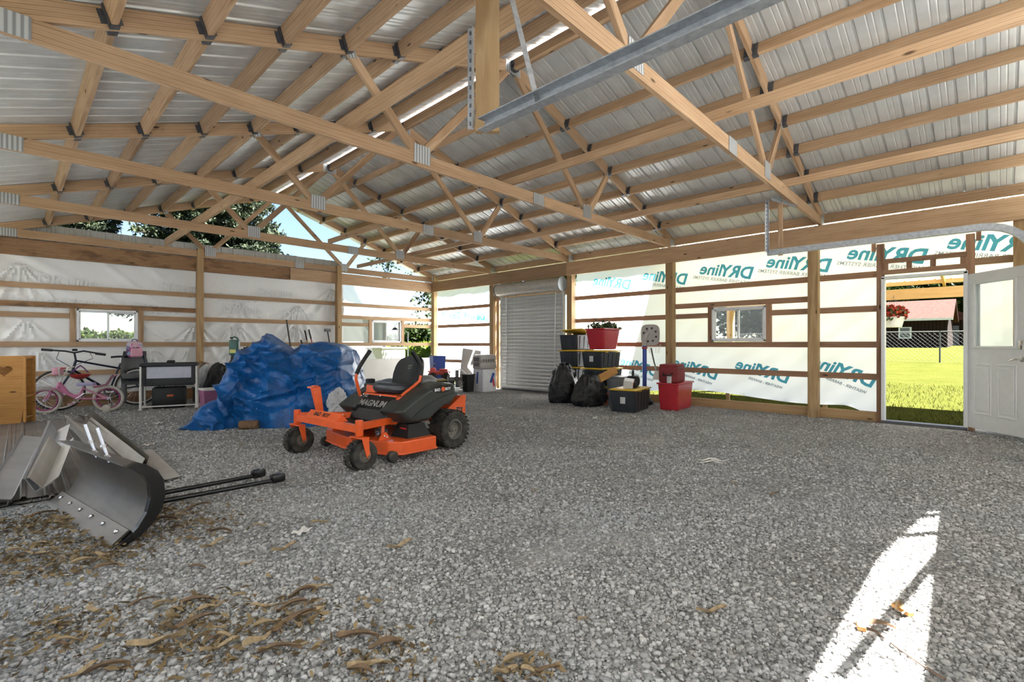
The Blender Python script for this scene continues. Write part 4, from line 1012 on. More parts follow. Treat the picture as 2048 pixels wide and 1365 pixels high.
# ------------------------------------------------------------------ bassinet
MAT['charcoal_cloth'] = plain('charcoal_cloth', (.035, .035, .037), .85, 0, .2, 30, bmp=.2); MAT['mesh_cloth'] = plain('pale_mesh_cloth', (.52, .53, .60), .8, 0, .06, 25)
b0, b1 = onZ(281, 822), onZ(393, 816)
bx_ = (b1 - b0); ba = math.atan2(bx_.y, bx_.x); BL = bx_.length
bs = thing('bassinet', 'charcoal bedside bassinet with white mesh sides on a pale tube frame', 'bassinet', (b0.x, b0.y, 0), ba)
BH = (onY(281, 729, b0.y).z)
BD = .50
for x in (0, BL):
    lg_ = MB(); lg_.tube([(x, 0, .02), (x, 0, BH * .50)], .020, 10); lg_.tube([(x, 0, BH * .50), (x, 0, BH - .03)], .015, 10); lg_.tube([(x, BD, .02), (x, BD, BH - .03)], .016, 8); lg_.build('leg', MAT['white_plastic'], bs, True)
    MB().rbox((x, BD / 2, .02), (.06, BD + .14, .035), .014).build('foot', MAT['white_plastic'], bs, True)
MB().tube([(0, 0, .06), (BL, 0, .06)], .012, 8).build('cross_bar', MAT['white_plastic'], bs)
z0, z1 = BH * .52, BH
bo = MB(); bo.rbox((BL / 2, BD / 2, z0 + .07), (BL - .05, BD - .02, .15), .03); bo.build('base_cushion', MAT['charcoal_cloth'], bs, True)
rm_ = MB(); rr = [(0.0, .0), (BL, .0), (BL, BD), (0.0, BD)]; rm_.tube([(x, y, z1 - .02) for x, y in rr], .032, 8, closed=True); rm_.build('top_rim', MAT['charcoal_cloth'], bs, True)
for y in (.02, BD - .02): MB().box((BL / 2, y, (z0 + z1) / 2 + .04), (BL - .10, .006, z1 - z0 - .16)).build('mesh_panel', MAT['mesh_cloth'], bs)
for x in (.05, BL - .05): MB().rbox((x, BD / 2, (z0 + z1) / 2), (.07, BD - .01, z1 - z0 - .04), .02).build('end_panel', MAT['charcoal_cloth'], bs, True)
# things on and under the bassinet
sh = thing('bouncer_seat_shell', 'grey curved plastic shell standing on the bassinet rim', 'baby seat', bs.location + Vector((math.cos(ba) * BL * .72, math.sin(ba) * BL * .72 + .12, BH)), ba)
def curl(u, v): a = -.5 + u * 1.9; return (.14 * math.sin(a) - .04, (v - .5) * .22 * (1 - .45 * u), .20 - .19 * math.cos(a) + .05 * u)
MB().grid(curl, 12, 6).build('shell', MAT['seat_shell'], sh, True); MB().rbox((-.13, 0, .03), (.12, .14, .06), .02).build('foot', MAT['black'], sh, True)
sub = thing('toolbox_case', 'black case with an orange reflector stored under the bassinet', 'case', bs.location + Vector((math.cos(ba) * BL * .58, math.sin(ba) * BL * .58 + .30, 0)), ba)
MB().rbox((0, 0, .19), (.50, .32, .38), .03).build('body', MAT['black'], sub, True); MB().rbox((.02, -.17, .23), (.10, .02, .04), .008).build('reflector', plain('orange_reflector', (.45, .10, .02), .3, 0, .1), sub)
MB().tube([(-.1, 0, .37), (-.08, 0, .42), (.08, 0, .42), (.1, 0, .37)], .012, 6).build('handle', MAT['black'], sub)
# ------------------------------------------------------------------ clutter between bassinet and tarp
def lumpy(name, label, cat, loc, sx, sy, sz, mat, seed, tie=True, group=None, n1=26, sag=.25, cr=1.0):
    e = thing(name, label, cat, loc, 0, group)
    def f(u, v):
        a = u * 2 * math.pi; p = v * math.pi; r = math.sin(p) ** .75; z = -math.cos(p)
        d = Vector((r * math.cos(a), r * math.sin(a), z))
        q = 1 + .16 * cr * mn.noise(d * 1.6 + Vector((seed, 0, 0))) + .11 * cr * (1 - abs(mn.noise(d * 3.2 + Vector((0, seed, 0)))) * 2) + .085 * cr * (1 - abs(mn.noise(d * 7.5 + Vector((0, 0, seed)))) * 2)
        d = d * q; wz = 1 + sag * max(0, -d.z) - sag * .5 * max(0, d.z)
        z_ = max(0.0, (d.z + .86) / 1.86) * sz
        return (d.x * sx / 2 * wz, d.y * sy / 2 * wz, z_)
    MB().grid(f, n1 * 2, n1).build('bag', mat, e, True)
    if tie:
        MB().grid(lambda u, v: ((.035 + .06 * v ** 1.4 * (1 + .35 * math.sin(u * 31 + seed))) * math.cos(u * 2 * math.pi), (.035 + .06 * v ** 1.4 * (1 + .3 * math.sin(u * 25))) * math.sin(u * 2 * math.pi), sz * .93 + v * .10), 24, 4).build('gathered_neck', mat, e, True)
    return e
def bag_mat():
    m, t, b = M_new('black_bin_liner'); v = coords(t); n = noise(t, v, 9, 6, .7)
    t.links.new(ramp(t, n, [(.3, (.006, .006, .007)), (.7, (.02, .02, .022))]), b.inputs['Base Color']); b.inputs['Roughness'].default_value = .26; bump(t, b, n, .8, .04); return m
MAT['binliner'] = bag_mat(); MAT['white_bag'] = plain('white_plastic_bag', (.55, .55, .57), .4, 0, .1, 20, bmp=.4)
p = onY(416, 770, WY - .75); lumpy('trash_bag', 'white plastic bag slumped beside the bassinet end', 'bag', (p.x, WY - .75, .30), .34, .3, .42, MAT['white_bag'], 3.1, False)
p = onY(455, 760, WY - 1.5); lumpy('trash_bag', 'black trash bag bulging out at the left edge of the tarp', 'bag', (p.x - .05, WY - 2.6, .0), .50, .5, 1.02, MAT['binliner'], 5.2, True)
p = onY(440, 770, WY - 1.1); lumpy('trash_bag', 'small black trash bag low between bassinet and tarp', 'bag', (p.x, WY - 1.1, 0), .48, .45, .72, MAT['binliner'], 8.7, False)
cb = thing('storage_box', 'low dark crate holding up the white bag by the bassinet', 'crate', (onY(413, 780, WY - .75).x, WY - .75, 0)); MB().rbox((0, 0, .15), (.40, .36, .30), .02).build('body', MAT['black'], cb, True); MB().rbox((0, 0, .285), (.43, .39, .03), .012).build('rim', MAT['black'], cb, True)
pf = thing('picture_frame', 'dark wooden picture frame tilted against the first wall post', 'frame', onY(412, 738, WY - .22)); pf.rotation_euler = (math.radians(-14), math.radians(20), 0)
for c, d in (((0, 0, .11), (.30, .03, .03)), ((0, 0, -.11), (.30, .03, .03))): MB().rbox(c, d, .006).build('rail', MAT['wood_dark'], pf)
for c, d in (((.135, 0, 0), (.03, .03, .25)), ((-.135, 0, 0), (.03, .03, .25))): MB().rbox(c, d, .006).build('stile', MAT['wood_dark'], pf)
MB().box((0, .012, 0), (.26, .004, .21)).build('backing', MAT['rim_dark'], pf)
def clear_box(name, label, loc, rz, d, lid, tint, alpha=.6):
    e = thing(name, label, 'storage box', loc, rz); w, dd, h = d
    m = bpy.data.materials.get('tinted_clear_plastic') 
    if m is None:
        m, t, b = M_new('tinted_clear_plastic'); n = noise(t, coords(t), 4, 3); t.links.new(ramp(t, n, [(.3, tint), (.7, tuple(min(1, c * 1.5) for c in tint))]), b.inputs['Base Color']); b.inputs['Roughness'].default_value = .3; b.inputs['Transmission Weight'].default_value = .25
    mb = MB(); mb.add([(-w / 2 * .9, -dd / 2 * .9, 0), (w / 2 * .9, -dd / 2 * .9, 0), (w / 2 * .9, dd / 2 * .9, 0), (-w / 2 * .9, dd / 2 * .9, 0), (-w / 2, -dd / 2, h), (w / 2, -dd / 2, h), (w / 2, dd / 2, h), (-w / 2, dd / 2, h)], [(3, 2, 1, 0), (0, 1, 5, 4), (1, 2, 6, 5), (2, 3, 7, 6), (3, 0, 4, 7), (4, 5, 6, 7)])
    mb.build('tub', m, e); MB().rbox((0, 0, h + .012), (w + .03, dd + .03, .03), .01).build('lid', lid, e, True); return e
p = onZ(424, 822); clear_box('storage_box', 'clear storage box with pink contents half behind the tarp', (p.x + .05, p.y + .05, 0), 0.0, (.40, .34, .36), MAT['white_plastic'], (.35, .13, .24))
# pine cabinet with a heart cut-out at the left edge
MAT['pine'] = wood('honey_pine', (.30, .13, .035), (.45, .22, .06), (.54, .30, .10), .4)
pcx = onZ(50, 850); pc = thing('pine_cabinet', 'honey pine cabinet side with a heart-shaped cut-out and open shelves', 'cabinet', (pcx.x, pcx.y, 0), -.30)
PH = .98
def heart(cx, cz, s, n=28):
    pts = []
    for k in range(n):
        t = 2 * math.pi * k / n; pts.append((cx + s * .0625 * 16 * math.sin(t) ** 3 / 16 * 1.0 * 16, cz + s * (13 * math.cos(t) - 5 * math.cos(2 * t) - 2 * math.cos(3 * t) - math.cos(4 * t)) / 16))
    return pts
def holed(w, h, hx, hz_, hs, t):
    hp = [(hx + hs * math.sin(a) ** 3, hz_ + hs * (13 * math.cos(a) - 5 * math.cos(2 * a) - 2 * math.cos(3 * a) - math.cos(4 * a)) / 16) for a in [2 * math.pi * k / 32 for k in range(32)]]
    cyc = []
    for k in range(32):
        a = math.atan2(hp[k][0] - hx, hp[k][1] - hz_ + 1e-6); dx, dz = math.sin(a), math.cos(a)
        s = min((w - hx) / dx if dx > 1e-6 else 9e9, (hx) / -dx if dx < -1e-6 else 9e9, (h - hz_) / dz if dz > 1e-6 else 9e9, hz_ / -dz if dz < -1e-6 else 9e9)
        cyc.append((hx + dx * s, hz_ + dz * s))
    mb = MB(); V = []
    for y in (0, t): V += [(x, y, z) for x, z in cyc] + [(x, y, z) for x, z in hp]
    F_ = []
    for k in range(32):
        j = (k + 1) % 32
        F_ += [(k, j, 32 + j, 32 + k), (64 + k, 96 + k, 96 + j, 64 + j), (32 + k, 32 + j, 96 + j, 96 + k), (k, 64 + k, 64 + j, j)]
    mb.add(V, F_); return mb
pw = .42
hs_ = holed(pw, PH, .20, PH - .20, .085, .025); hs_.v = [(v[0] - pw, v[1], v[2]) for v in hs_.v]
# corner pieces close the gaps the radial cut leaves
hs_.build('side_panel', MAT['pine'], pc)
for x0 in (-pw, -.02):
    pass
MB().rbox((-.30, .33, PH / 2), (.64, .025, PH), .004, seg=1).build('side_panel', MAT['pine'], pc)
for z in (.10, .40, PH - .03): MB().rbox((-.29, .178, z), (.58, .30, .025), .004, seg=1).build('shelf', MAT['pine'], pc)
MB().rbox((-.60, .178, PH / 2), (.02, .30, PH), .003, seg=1).build('back_panel', MAT['pine'], pc)
MB().rbox((-.006, .012, PH / 2), (.03, .03, PH), .003, seg=1).build('front_stile', MAT['pine'], pc); MB().rbox((-.006, .33, PH / 2), (.03, .03, PH), .003, seg=1).build('front_stile', MAT['pine'], pc)

# ------------------------------------------------------------------ totes and tubs along the right wall
MAT['tote'] = plain('black_tote_plastic', (.022, .025, .03), .40, 0, .2, 8); MAT['tote_lid'] = plain('yellow_tote_lid', (.62, .40, .03), .42, 0, .12, 8)
MAT['red_tub'] = plain('red_tub_plastic', (.42, .02, .03), .35, 0, .12, 6); MAT['red_cloth'] = plain('red_cooler_cloth', (.20, .018, .022), .7, 0, .15, 25, bmp=.2)
MAT['paper'] = plain('paper_label', (.55, .55, .53), .6, 0, .1, 40); MAT['grey_tub'] = plain('grey_tub_plastic', (.18, .19, .20), .45, 0, .1); MAT['salmon'] = plain('terracotta_plastic', (.42, .12, .08), .5, 0, .1)
def frustum(w, d, h, t=.88, z=0.0):
    mb = MB(); a, b = w / 2, d / 2
    mb.add([(-a * t, -b * t, z), (a * t, -b * t, z), (a * t, b * t, z), (-a * t, b * t, z), (-a, -b, z + h), (a, -b, z + h), (a, b, z + h), (-a, b, z + h)], [(3, 2, 1, 0), (0, 1, 5, 4), (1, 2, 6, 5), (2, 3, 7, 6), (3, 0, 4, 7), (4, 5, 6, 7)]); return mb
def tote(label, loc, rz, w=.70, d=.46, h=.34, lid_tilt=None, paper=False, group='black totes with yellow lids', ribs=True):
    e = thing('storage_tote', label, 'storage tote', loc, rz, group)
    b = frustum(w, d, h - .03, .90).build('tub', MAT['tote'], e); m = b.modifiers.new('b', 'BEVEL'); m.width = .02; m.segments = 2
    for s in (-1, 1):
        for k in range(4):
            x = (k - 1.5) * w * .2; y = s * d / 2 * .955
            board('rib', (x, y - s * .012, .03), (x * 1.06, y + s * .012, h - .06), .014, .05, MAT['tote'], e, up=(0, 1, 0))
        board('rib', (s * w / 2 * .955 - s * .012, -.08, .05), (s * w / 2 * .955 + s * .008, -.08, h - .07), .014, .05, MAT['tote'], e, up=(1, 0, 0)); board('rib', (s * w / 2 * .955 - s * .012, .08, .05), (s * w / 2 * .955 + s * .008, .08, h - .07), .014, .05, MAT['tote'], e, up=(1, 0, 0))
    lid = MB(); lid.rbox((0, 0, 0), (w + .03, d + .03, .022), .01); lid.rbox((0, 0, .014), (w - .08, d - .08, .014), .006, seg=1)
    for s in (-1, 1):
        for k in (-1, 1): lid.rbox((k * w * .25, s * (d / 2 + .008), -.012), (.10, .02, .03), .005, seg=1)
    lo = lid.build('lid', MAT['tote_lid'], e, True, (0, 0, h - .014))
    if lid_tilt: lo.rotation_euler = lid_tilt[0]; lo.location = lid_tilt[1]
    if paper: MB().box((-w / 2 * .968 - .006, 0, h * .52), (.003, .09, .11)).build('label', MAT['paper'], e)
    return e
AX, AY = 8.36, 6.30; BX, BY = 8.25, 5.62
for k, lb in enumerate(('black tote with yellow lid at the bottom of the stack beside the roll-up door', 'black tote with yellow lid, second from the floor in the stack beside the roll-up door', 'black tote with yellow lid, third from the floor in the stack beside the roll-up door', 'topmost black tote beside the roll-up door, its yellow lid askew')):
    tote(lb, (AX + (.01, -.01, .0, .015)[k], AY + (.0, .015, -.01, .0)[k], k * .345), 0, lid_tilt=((math.radians(-4), math.radians(7), .12), (0, -.05, .37)) if k == 3 else None)
for k, lb in enumerate(('black tote with yellow lid at the floor under the red tub', 'black tote with yellow lid in the middle under the red tub', 'black tote with a paper label directly under the red tub')):
    tote(lb, (BX + (.0, .012, -.01)[k], BY + (.0, -.01, .01)[k], k * .345), 0, paper=(k == 2))
RTZ = 3 * .345 + .012
rt = thing('red_tub', 'open red plastic tub full of artificial greenery on top of a tote stack', 'tub', (BX, BY - .02, RTZ), 0)
b = frustum(.58, .44, .40, .78).build('tub', MAT['red_tub'], rt); m = b.modifiers.new('b', 'BEVEL'); m.width = .03; m.segments = 2
rr = MB(); rr.tube([(x, y, .40) for x, y in ((-.29, -.22), (.29, -.22), (.29, .22), (-.29, .22))], .014, 6, closed=True); rr.build('rim', MAT['red_tub'], rt)
# foliage helper
def leaf_mat(name, a, b_, tr=.3):
    m = bpy.data.materials.new(name); m.use_nodes = True; t = m.node_tree; b = t.nodes['Principled BSDF']; out = t.nodes['Material Output']
    g = nd(t, 'ShaderNodeNewGeometry'); c = ramp(t, g.outputs['Random Per Island'], [(0.0, a), (1.0, b_)])
    n = noise(t, coords(t), .35, 3); c = mixc(t, 1.0, c, ramp(t, n, [(.3, (.7, .75, .7)), (.7, (1.2, 1.15, 1.0))]), 'MULTIPLY')
    t.links.new(c, b.inputs['Base Color']); b.inputs['Roughness'].default_value = .7; b.inputs['Specular IOR Level'].default_value = .15
    tl_ = nd(t, 'ShaderNodeBsdfTranslucent'); t.links.new(c, tl_.inputs[0]); mx = nd(t, 'ShaderNodeMixShader'); mx.inputs[0].default_value = tr
    t.links.new(b.outputs[0], mx.inputs[1]); t.links.new(tl_.outputs[0], mx.inputs[2]); t.links.new(mx.outputs[0], out.inputs[0]); return m
def leaf_cloud(name, pts, size, mat, parent=None, seed=0, aspect=.55, loc=None, droop=0.0):
    """one mesh of many small leaf blades at pts (N,3)"""
    r = np.random.default_rng(seed); N = len(pts); P = np.asarray(pts, float)
    a = r.normal(size=(N, 3)); a /= np.linalg.norm(a, axis=1)[:, None]
    if droop: a[:, 2] -= droop; a /= np.linalg.norm(a, axis=1)[:, None]
    b = r.normal(size=(N, 3)); b -= (b * a).sum(1)[:, None] * a; b /= np.linalg.norm(b, axis=1)[:, None]
    s = size * (.6 + .8 * r.random(N))[:, None]
    V = np.stack([P, P + a * s * .5 + b * s * aspect * .5, P + a * s, P + a * s * .5 - b * s * aspect * .5], 1).reshape(-1, 3)
    me = bpy.data.meshes.new(name); me.vertices.add(4 * N); me.vertices.foreach_set('co', V.ravel())
    me.loops.add(4 * N); me.loops.foreach_set('vertex_index', np.arange(4 * N)); me.polygons.add(N); me.polygons.foreach_set('loop_start', np.arange(0, 4 * N, 4)); me.polygons.foreach_set('loop_total', np.full(N, 4))
    me.update(); me.validate(); me.materials.append(mat); o = link(name, me, parent, loc); o['kind'] = 'stuff'; return o
MAT['fake_green'] = leaf_mat('artificial_leaf', (.03, .06, .02), (.16, .18, .10), .1)
r_ = np.random.default_rng(3); pts = np.stack([r_.uniform(-.26, .24, 260), r_.uniform(-.19, .19, 260), .40 + r_.random(260) * .12 * (1 - r_.random(260) * .5)], 1)
leaf_cloud('greenery', pts, .085, MAT['fake_green'], rt, 4, .6)
wr_ = thing('lattice_wreath', 'flat twig lattice laid over the red tub of greenery', 'wreath', (BX + .05, BY - .06, RTZ + .50), .2); wr_.rotation_euler = (math.radians(8), math.radians(14), .2)
MAT['twig'] = plain('grey_twig', (.16, .11, .08), .8, 0, .2)
lt = MB()
for k in range(6): lt.tube([(-.30 + k * .12, -.16, 0), (-.20 + k * .12, .18, .01)], .007, 5); 
for k in range(3): lt.tube([(-.32, -.16 + k * .14, .012), (.36, -.12 + k * .14, .0)], .007, 5)
q = lt.build('twigs', MAT['twig'], wr_); q['kind'] = 'stuff'
# front tote with things on its lid
FT = tote('large black tote with yellow lid nearest the camera, tools piled on it', (7.62, 4.60, 0), .20, w=.78, d=.46, h=.39, paper=True, group=None)
ftz = .395
vac = thing('shop_vacuum_head', 'black power tool with a looped handle lying on the front tote', 'power tool', (7.80, 4.66, ftz), .5)
MB().rbox((0, 0, .10), (.30, .24, .20), .07, seg=3).build('body', MAT['black'], vac, True); MB().tube([(-.10, 0, .17), (-.09, 0, .27), (.0, 0, .31), (.10, 0, .28), (.13, 0, .17)], .018, 8).build('handle', MAT['black'], vac, True)
MB().tube([(-.15, 0, .06), (-.30, -.03, .05), (-.42, -.05, .03)], [.05, .04, .03], 10).build('nozzle', MAT['black'], vac, True)
cbx = thing('carton', 'red and white carton tipped on the front tote', 'box', (7.46, 4.55, ftz + .015), .45); cbx.rotation_euler = (math.radians(8), math.radians(-12), .45)
MB().box((0, 0, .07), (.20, .16, .13)).build('carton_body', MAT['paper'], cbx); MB().box((-.005, -.082, .095), (.19, .003, .07)).build('print', MAT['red_print'], cbx); MB().lathe([(0, 0), (.055, 0), (.055, .03), (0, .03)], (.02, -.12, .05), 'Y', 16).build('lens', MAT['black'], cbx)
# red tote with cooler bag
rd = thing('red_tote', 'large translucent red storage tote against the right wall', 'storage tote', (8.36, 4.13, 0), .12)
b = frustum(.78, .36, .46, .88).build('tub', MAT['red_tub'], rd); m = b.modifiers.new('b', 'BEVEL'); m.width = .02; m.segments = 2
MB().rbox((0, 0, .465), (.82, .40, .03), .012).build('lid', MAT['red_tub'], rd, True)
cl = thing('cooler_bag', 'dark red soft cooler bag with a paper tag sitting on the red tote', 'cooler bag', (8.22, 4.13, .482), .15)
MB().rbox((0, 0, .14), (.46, .33, .28), .035, seg=3).build('body', MAT['red_cloth'], cl, True); MB().rbox((0, 0, .295), (.44, .31, .05), .02).build('lid', MAT['red_cloth'], cl, True)
MB().tube([(-.22, -.166, .25), (.22, -.166, .25)], .006, 6).build('zip', MAT['black'], cl)
MB().tube([(-.236, -.08, .17), (-.275, -.07, .13), (-.275, .07, .13), (-.236, .08, .17)], .012, 8).build('strap_handle', MAT['black'], cl, True)
MB().box((-.24, -.03, .03), (.003, .08, .22)).build('tag', MAT['paper'], cl)
# trash bags
p = onZ(1128, 806); lumpy('trash_bag', 'taller black trash bag leaning on the tote stack by the roll-up door', 'bag', (p.x + .05, p.y + .05, 0), .56, .46, .72, MAT['binliner'], 11.3, True, 'black trash bags by the totes')
p = onZ(1180, 812); lumpy('trash_bag', 'wide black trash bag slumped in front of the totes', 'bag', (p.x + .03, p.y + .03, 0), .68, .46, .54, MAT['binliner'], 15.8, False, 'black trash bags by the totes')
gt = thing('storage_tote', 'grey tote with a flat lid behind the front tote', 'storage tote', (8.25, 5.17, 0), .02); b = frustum(.60, .30, .52, .9).build('tub', MAT['grey_tub'], gt); MB().rbox((0, 0, .53), (.63, .33, .03), .012).build('lid', MAT['grey_tub'], gt, True)
sp_ = onZ(1208, 809); fp = thing('flower_pot', 'salmon plastic pot squeezed between the trash bag and the front tote', 'pot', (sp_.x + .04, sp_.y - .02, 0)); MB().lathe([(0, 0), (.09, 0), (.125, .20), (.135, .20), (.135, .23), (.12, .23), (.085, .02)], axis='Z', n=20).build('wall', MAT['salmon'], fp, True); MB().lathe([(0, .19), (.118, .19)], axis='Z', n=20).build('soil', MAT['handle_dark'], fp)
wbd = board('wood_offcut', (7.58, 5.22, .52), (8.10, 5.20, .66), .14, .03, MAT['pine'], None, up=(0, .3, 1)); tag(wbd, 'tan board end resting on the wide black trash bag', 'board')
# toy basketball hoop
hp = thing('toy_basketball_hoop', 'toy basketball hoop with grey backboard on a blue pole', 'toy hoop', (8.10, 4.70, 0), .0)
hp.location = (8.55, onX(1289, 700, 8.55).y, 0)
MAT['toy_blue'] = plain('blue_plastic', (.03, .08, .36), .4, 0, .08); MAT['toy_grey'] = plain('grey_beige_plastic', (.40, .37, .34), .45, 0, .06)
MB().lathe([(0, 0), (.155, 0), (.16, .06), (.10, .13), (.055, .15), (0, .15)], axis='Z', n=24).build('base', MAT['black'], hp, True)
MB().tube([(0, 0, .13), (0, 0, 1.12)], .042, 14).build('pole', MAT['toy_blue'], hp, True); MB().lathe([(.05, 0), (.056, .01), (.056, .03), (.05, .04)], (0, 0, 1.06), 'Z', 14).build('collar', MAT['red_pl'], hp, True)
MB().tube([(0, 0, 1.10), (0, 0, 1.25), (.02, -.03, 1.34), (.05, -.08, 1.38)], .04, 12).build('arm', MAT['toy_grey'], hp, True)
bdv = Vector((.985, .17, 0)).normalized(); bR = Matrix((Vector((-bdv.y, bdv.x, 0)), bdv, Vector((0, 0, 1)))).transposed()
bk = MB(); bk.prism([(.175 * math.copysign(abs(math.cos(a)) ** .55, math.cos(a)), .20 * math.copysign(abs(math.sin(a)) ** .55, math.sin(a))) for a in [2 * math.pi * k / 32 for k in range(32)]], -.025, .025, 'XZ'); bk.v = [tuple(bR @ Vector(v) + Vector((.06, -.09, 1.33))) for v in bk.v]; bko = bk.build('backboard', MAT['toy_grey'], hp)
hl = MB()
for k in range(8):
    a = k * math.pi / 4 + .3; c = bR @ Vector((.125 * math.cos(a), -.026, .13 * math.sin(a))) + Vector((.06, -.09, 1.33)); hl.lathe([(0, -.002), (.021, -.002), (.021, .003), (0, .003)], tuple(c), 'Y', 12, M=bR)
q = hl.build('hole_ring', MAT['handle_dark'], bko); q['kind'] = 'stuff'
hr = MB(); hc = Vector((.06, -.09, 1.18)) + bdv * .22; hr.tube([hc + Vector((.15 * math.cos(2 * math.pi * k / 20), .15 * math.sin(2 * math.pi * k / 20), 0)) for k in range(20)], .013, 6, closed=True); hr.tube([hc - bdv * .15, hc - bdv * .24], .02, 6); hr.build('rim', MAT['red_pl'], hp, True)
nt_ = MB()
for k in range(10):
    a = 2 * math.pi * k / 10; nt_.tube([hc + Vector((.14 * math.cos(a), .14 * math.sin(a), 0)), hc + Vector((.09 * math.cos(a + .3), .09 * math.sin(a + .3), -.2))], .0025, 4)
q = nt_.build('net', MAT['white_plastic'], hp); q['kind'] = 'stuff'
br_ = thing('broom', 'broom with dark handle and pale bristles leaning beside the blue pole', 'broom', (8.10, 4.42, .0)); a_ = onX(1316, 765, 8.05); br_.location = (8.05, a_.y, .52)
tp_ = onX(1302, 697, 8.6) - br_.location; MB().tube([(0, 0, 0.1), tp_ * .5, tp_], .013, 8).build('shaft', MAT['handle_dark'], br_, True); MB().prism([(-.10, 0), (.10, 0), (.05, .16), (-.05, .16)], -.02, .02, 'YZ').build('bristles', MAT['white_plastic'], br_)

# ------------------------------------------------------------------ far right corner
MAT['table_plastic'] = plain('warm_grey_plastic', (.48, .45, .43), .5, 0, .06); MAT['toy_red'] = plain('faded_red_plastic', (.55, .06, .05), .45, 0, .15); MAT['carton_white'] = plain('white_carton', (.72, .72, .74), .6, 0, .05)
tf = onZ(938, 780); tb2 = thing('folding_table', 'folded pale plastic table leaning upright beside the fan in the corner', 'table', (tf.x, tf.y + .05, 0), -.25)
tm = MB(); tm.rbox((0, 0, .52), (.50, .05, 1.05), .024, seg=3); tm.rbox((0, .045, .52), (.46, .03, .98), .012); to = tm.build('top', MAT['table_plastic'], tb2, True)
tb2.rotation_euler = (math.radians(-10), math.radians(9), -.45)
fnp = onZ(914, 784); fan = thing('floor_fan', 'round grey floor fan standing before the folded table', 'fan', (fnp.x, fnp.y, 0), -.75); fan.scale = (1.15, 1.15, 1.15)
fg = MB()
for rr_ in (.06, .11, .16, .20): fg.tube([(rr_ * math.cos(2 * math.pi * k / 28), -.07 + .05 * (rr_ / .2) ** 2, .27 + rr_ * math.sin(2 * math.pi * k / 28)) for k in range(28)], .006, 4, closed=True)
for k in range(16):
    a = 2 * math.pi * k / 16; fg.tube([(0, -.07, .27), (.2 * math.cos(a), -.02, .27 + .2 * math.sin(a))], .003, 4)
q = fg.build('grille', MAT['rim_dark'], fan); q['kind'] = 'stuff'
fb = MB(); fb.lathe([(.20, -.02), (.21, 0), (.21, .12), (.20, .14), (.195, .14), (.195, -.02)], (0, 0, .27), 'Y', 28); fb.build('drum', MAT['grey_tub'], fan, True); MB().lathe([(0, -.05), (.05, -.05), (.05, .08), (0, .08)], (0, 0, .27), 'Y', 14).build('motor', MAT['black'], fan, True)
bl = MB()
for k in range(4): bl.box(Matrix.Rotation(k * math.pi / 2, 3, 'Y') @ Vector((.11, .02, 0)) + Vector((0, 0, .27)), (.15, .008, .08), M=Matrix.Rotation(k * math.pi / 2, 3, 'Y') @ Matrix.Rotation(.5, 3, 'X'))
q = bl.build('fan_blade', MAT['grey_tub'], fan); q['kind'] = 'stuff'
for s in (-1, 1): MB().tube([(s * .14, -.10, .01), (s * .14, .16, .01), (s * .12, .06, .12)], .012, 6).build('foot', MAT['black'], fan)
# box under toy ATV
an = onZ(886, 783); ab_ = thing('plywood_crate', 'low crate with a yellowish plywood top under the red toy quad', 'crate', (an.x, an.y + .15, 0), -.4)
MB().rbox((0, 0, .13), (.66, .42, .26), .01).build('body', MAT['black'], ab_); MB().rbox((0, 0, .275), (.72, .48, .025), .004, seg=1).build('top', plain('yellow_ply', (.52, .42, .16), .6, 0, .1), ab_)
atv = thing('toy_quad', 'red plastic ride-on toy quad parked on the crate', 'toy vehicle', (an.x - .02, an.y + .15, .288), -.5)
bd_ = MB(); bd_.rbox((0, 0, .16), (.46, .16, .10), .04); bd_.rbox((-.14, 0, .23), (.14, .14, .12), .04); bd_.rbox((.12, 0, .23), (.20, .18, .05), .02)
bd_.build('body', MAT['toy_red'], atv, True)
for x in (-.16, .17):
    for s in (-1, 1):
        MB().lathe([(.03, -.03), (.075, -.03), (.085, -.02), (.085, .02), (.075, .03), (.03, .03)], (x, s * .15, .085), 'Y', 16).build('wheel', MAT['tire'], atv, True); MB().rbox((x, s * .13, .185), (.17, .12, .03), .012).build('mudguard', MAT['toy_red'], atv, True)
MB().tube([(-.13, 0, .27), (-.10, 0, .37)], .012, 6).build('stem', MAT['black'], atv); MB().tube([(-.08, -.15, .38), (-.10, 0, .37), (-.08, .15, .38)], .013, 6).build('handlebar', MAT['black'], atv)
bbx = thing('blue_bin', 'blue plastic bin behind the toy quad', 'bin', (an.x + .30, an.y + .62, 0), -.3); frustum(.34, .30, .84, .8).build('tub', MAT['toy_blue'], bbx); MB().tube([(x, y, .84) for x, y in ((-.17, -.15), (.17, -.15), (.17, .15), (-.17, .15))], .012, 6, closed=True).build('rim', MAT['toy_blue'], bbx)
wb_ = onZ(966, 784); wbx = thing('carton', 'tall white printed carton beside the corner door post', 'box', (wb_.x + .16, wb_.y + .12, 0), -.1)
MB().box((0, 0, .27), (.40, .40, .54)).build('carton_body', MAT['carton_white'], wbx); MB().box((.08, -.202, .33), (.07, .003, .25), M=Matrix.Rotation(.4, 3, 'Y')).build('print', MAT['toy_blue'], wbx); MB().box((.12, -.202, .22), (.05, .003, .2), M=Matrix.Rotation(-.2, 3, 'Y')).build('print', MAT['red_print'], wbx)
MB().box((-.202, .02, .33), (.003, .06, .28), M=Matrix.Rotation(.1, 3, 'X')).build('print', MAT['toy_blue'], wbx)
gr = thing('pet_carrier', 'grey plastic pet carrier sitting on the white carton', 'pet carrier', (wb_.x + .16, wb_.y + .12, .545), -.1)
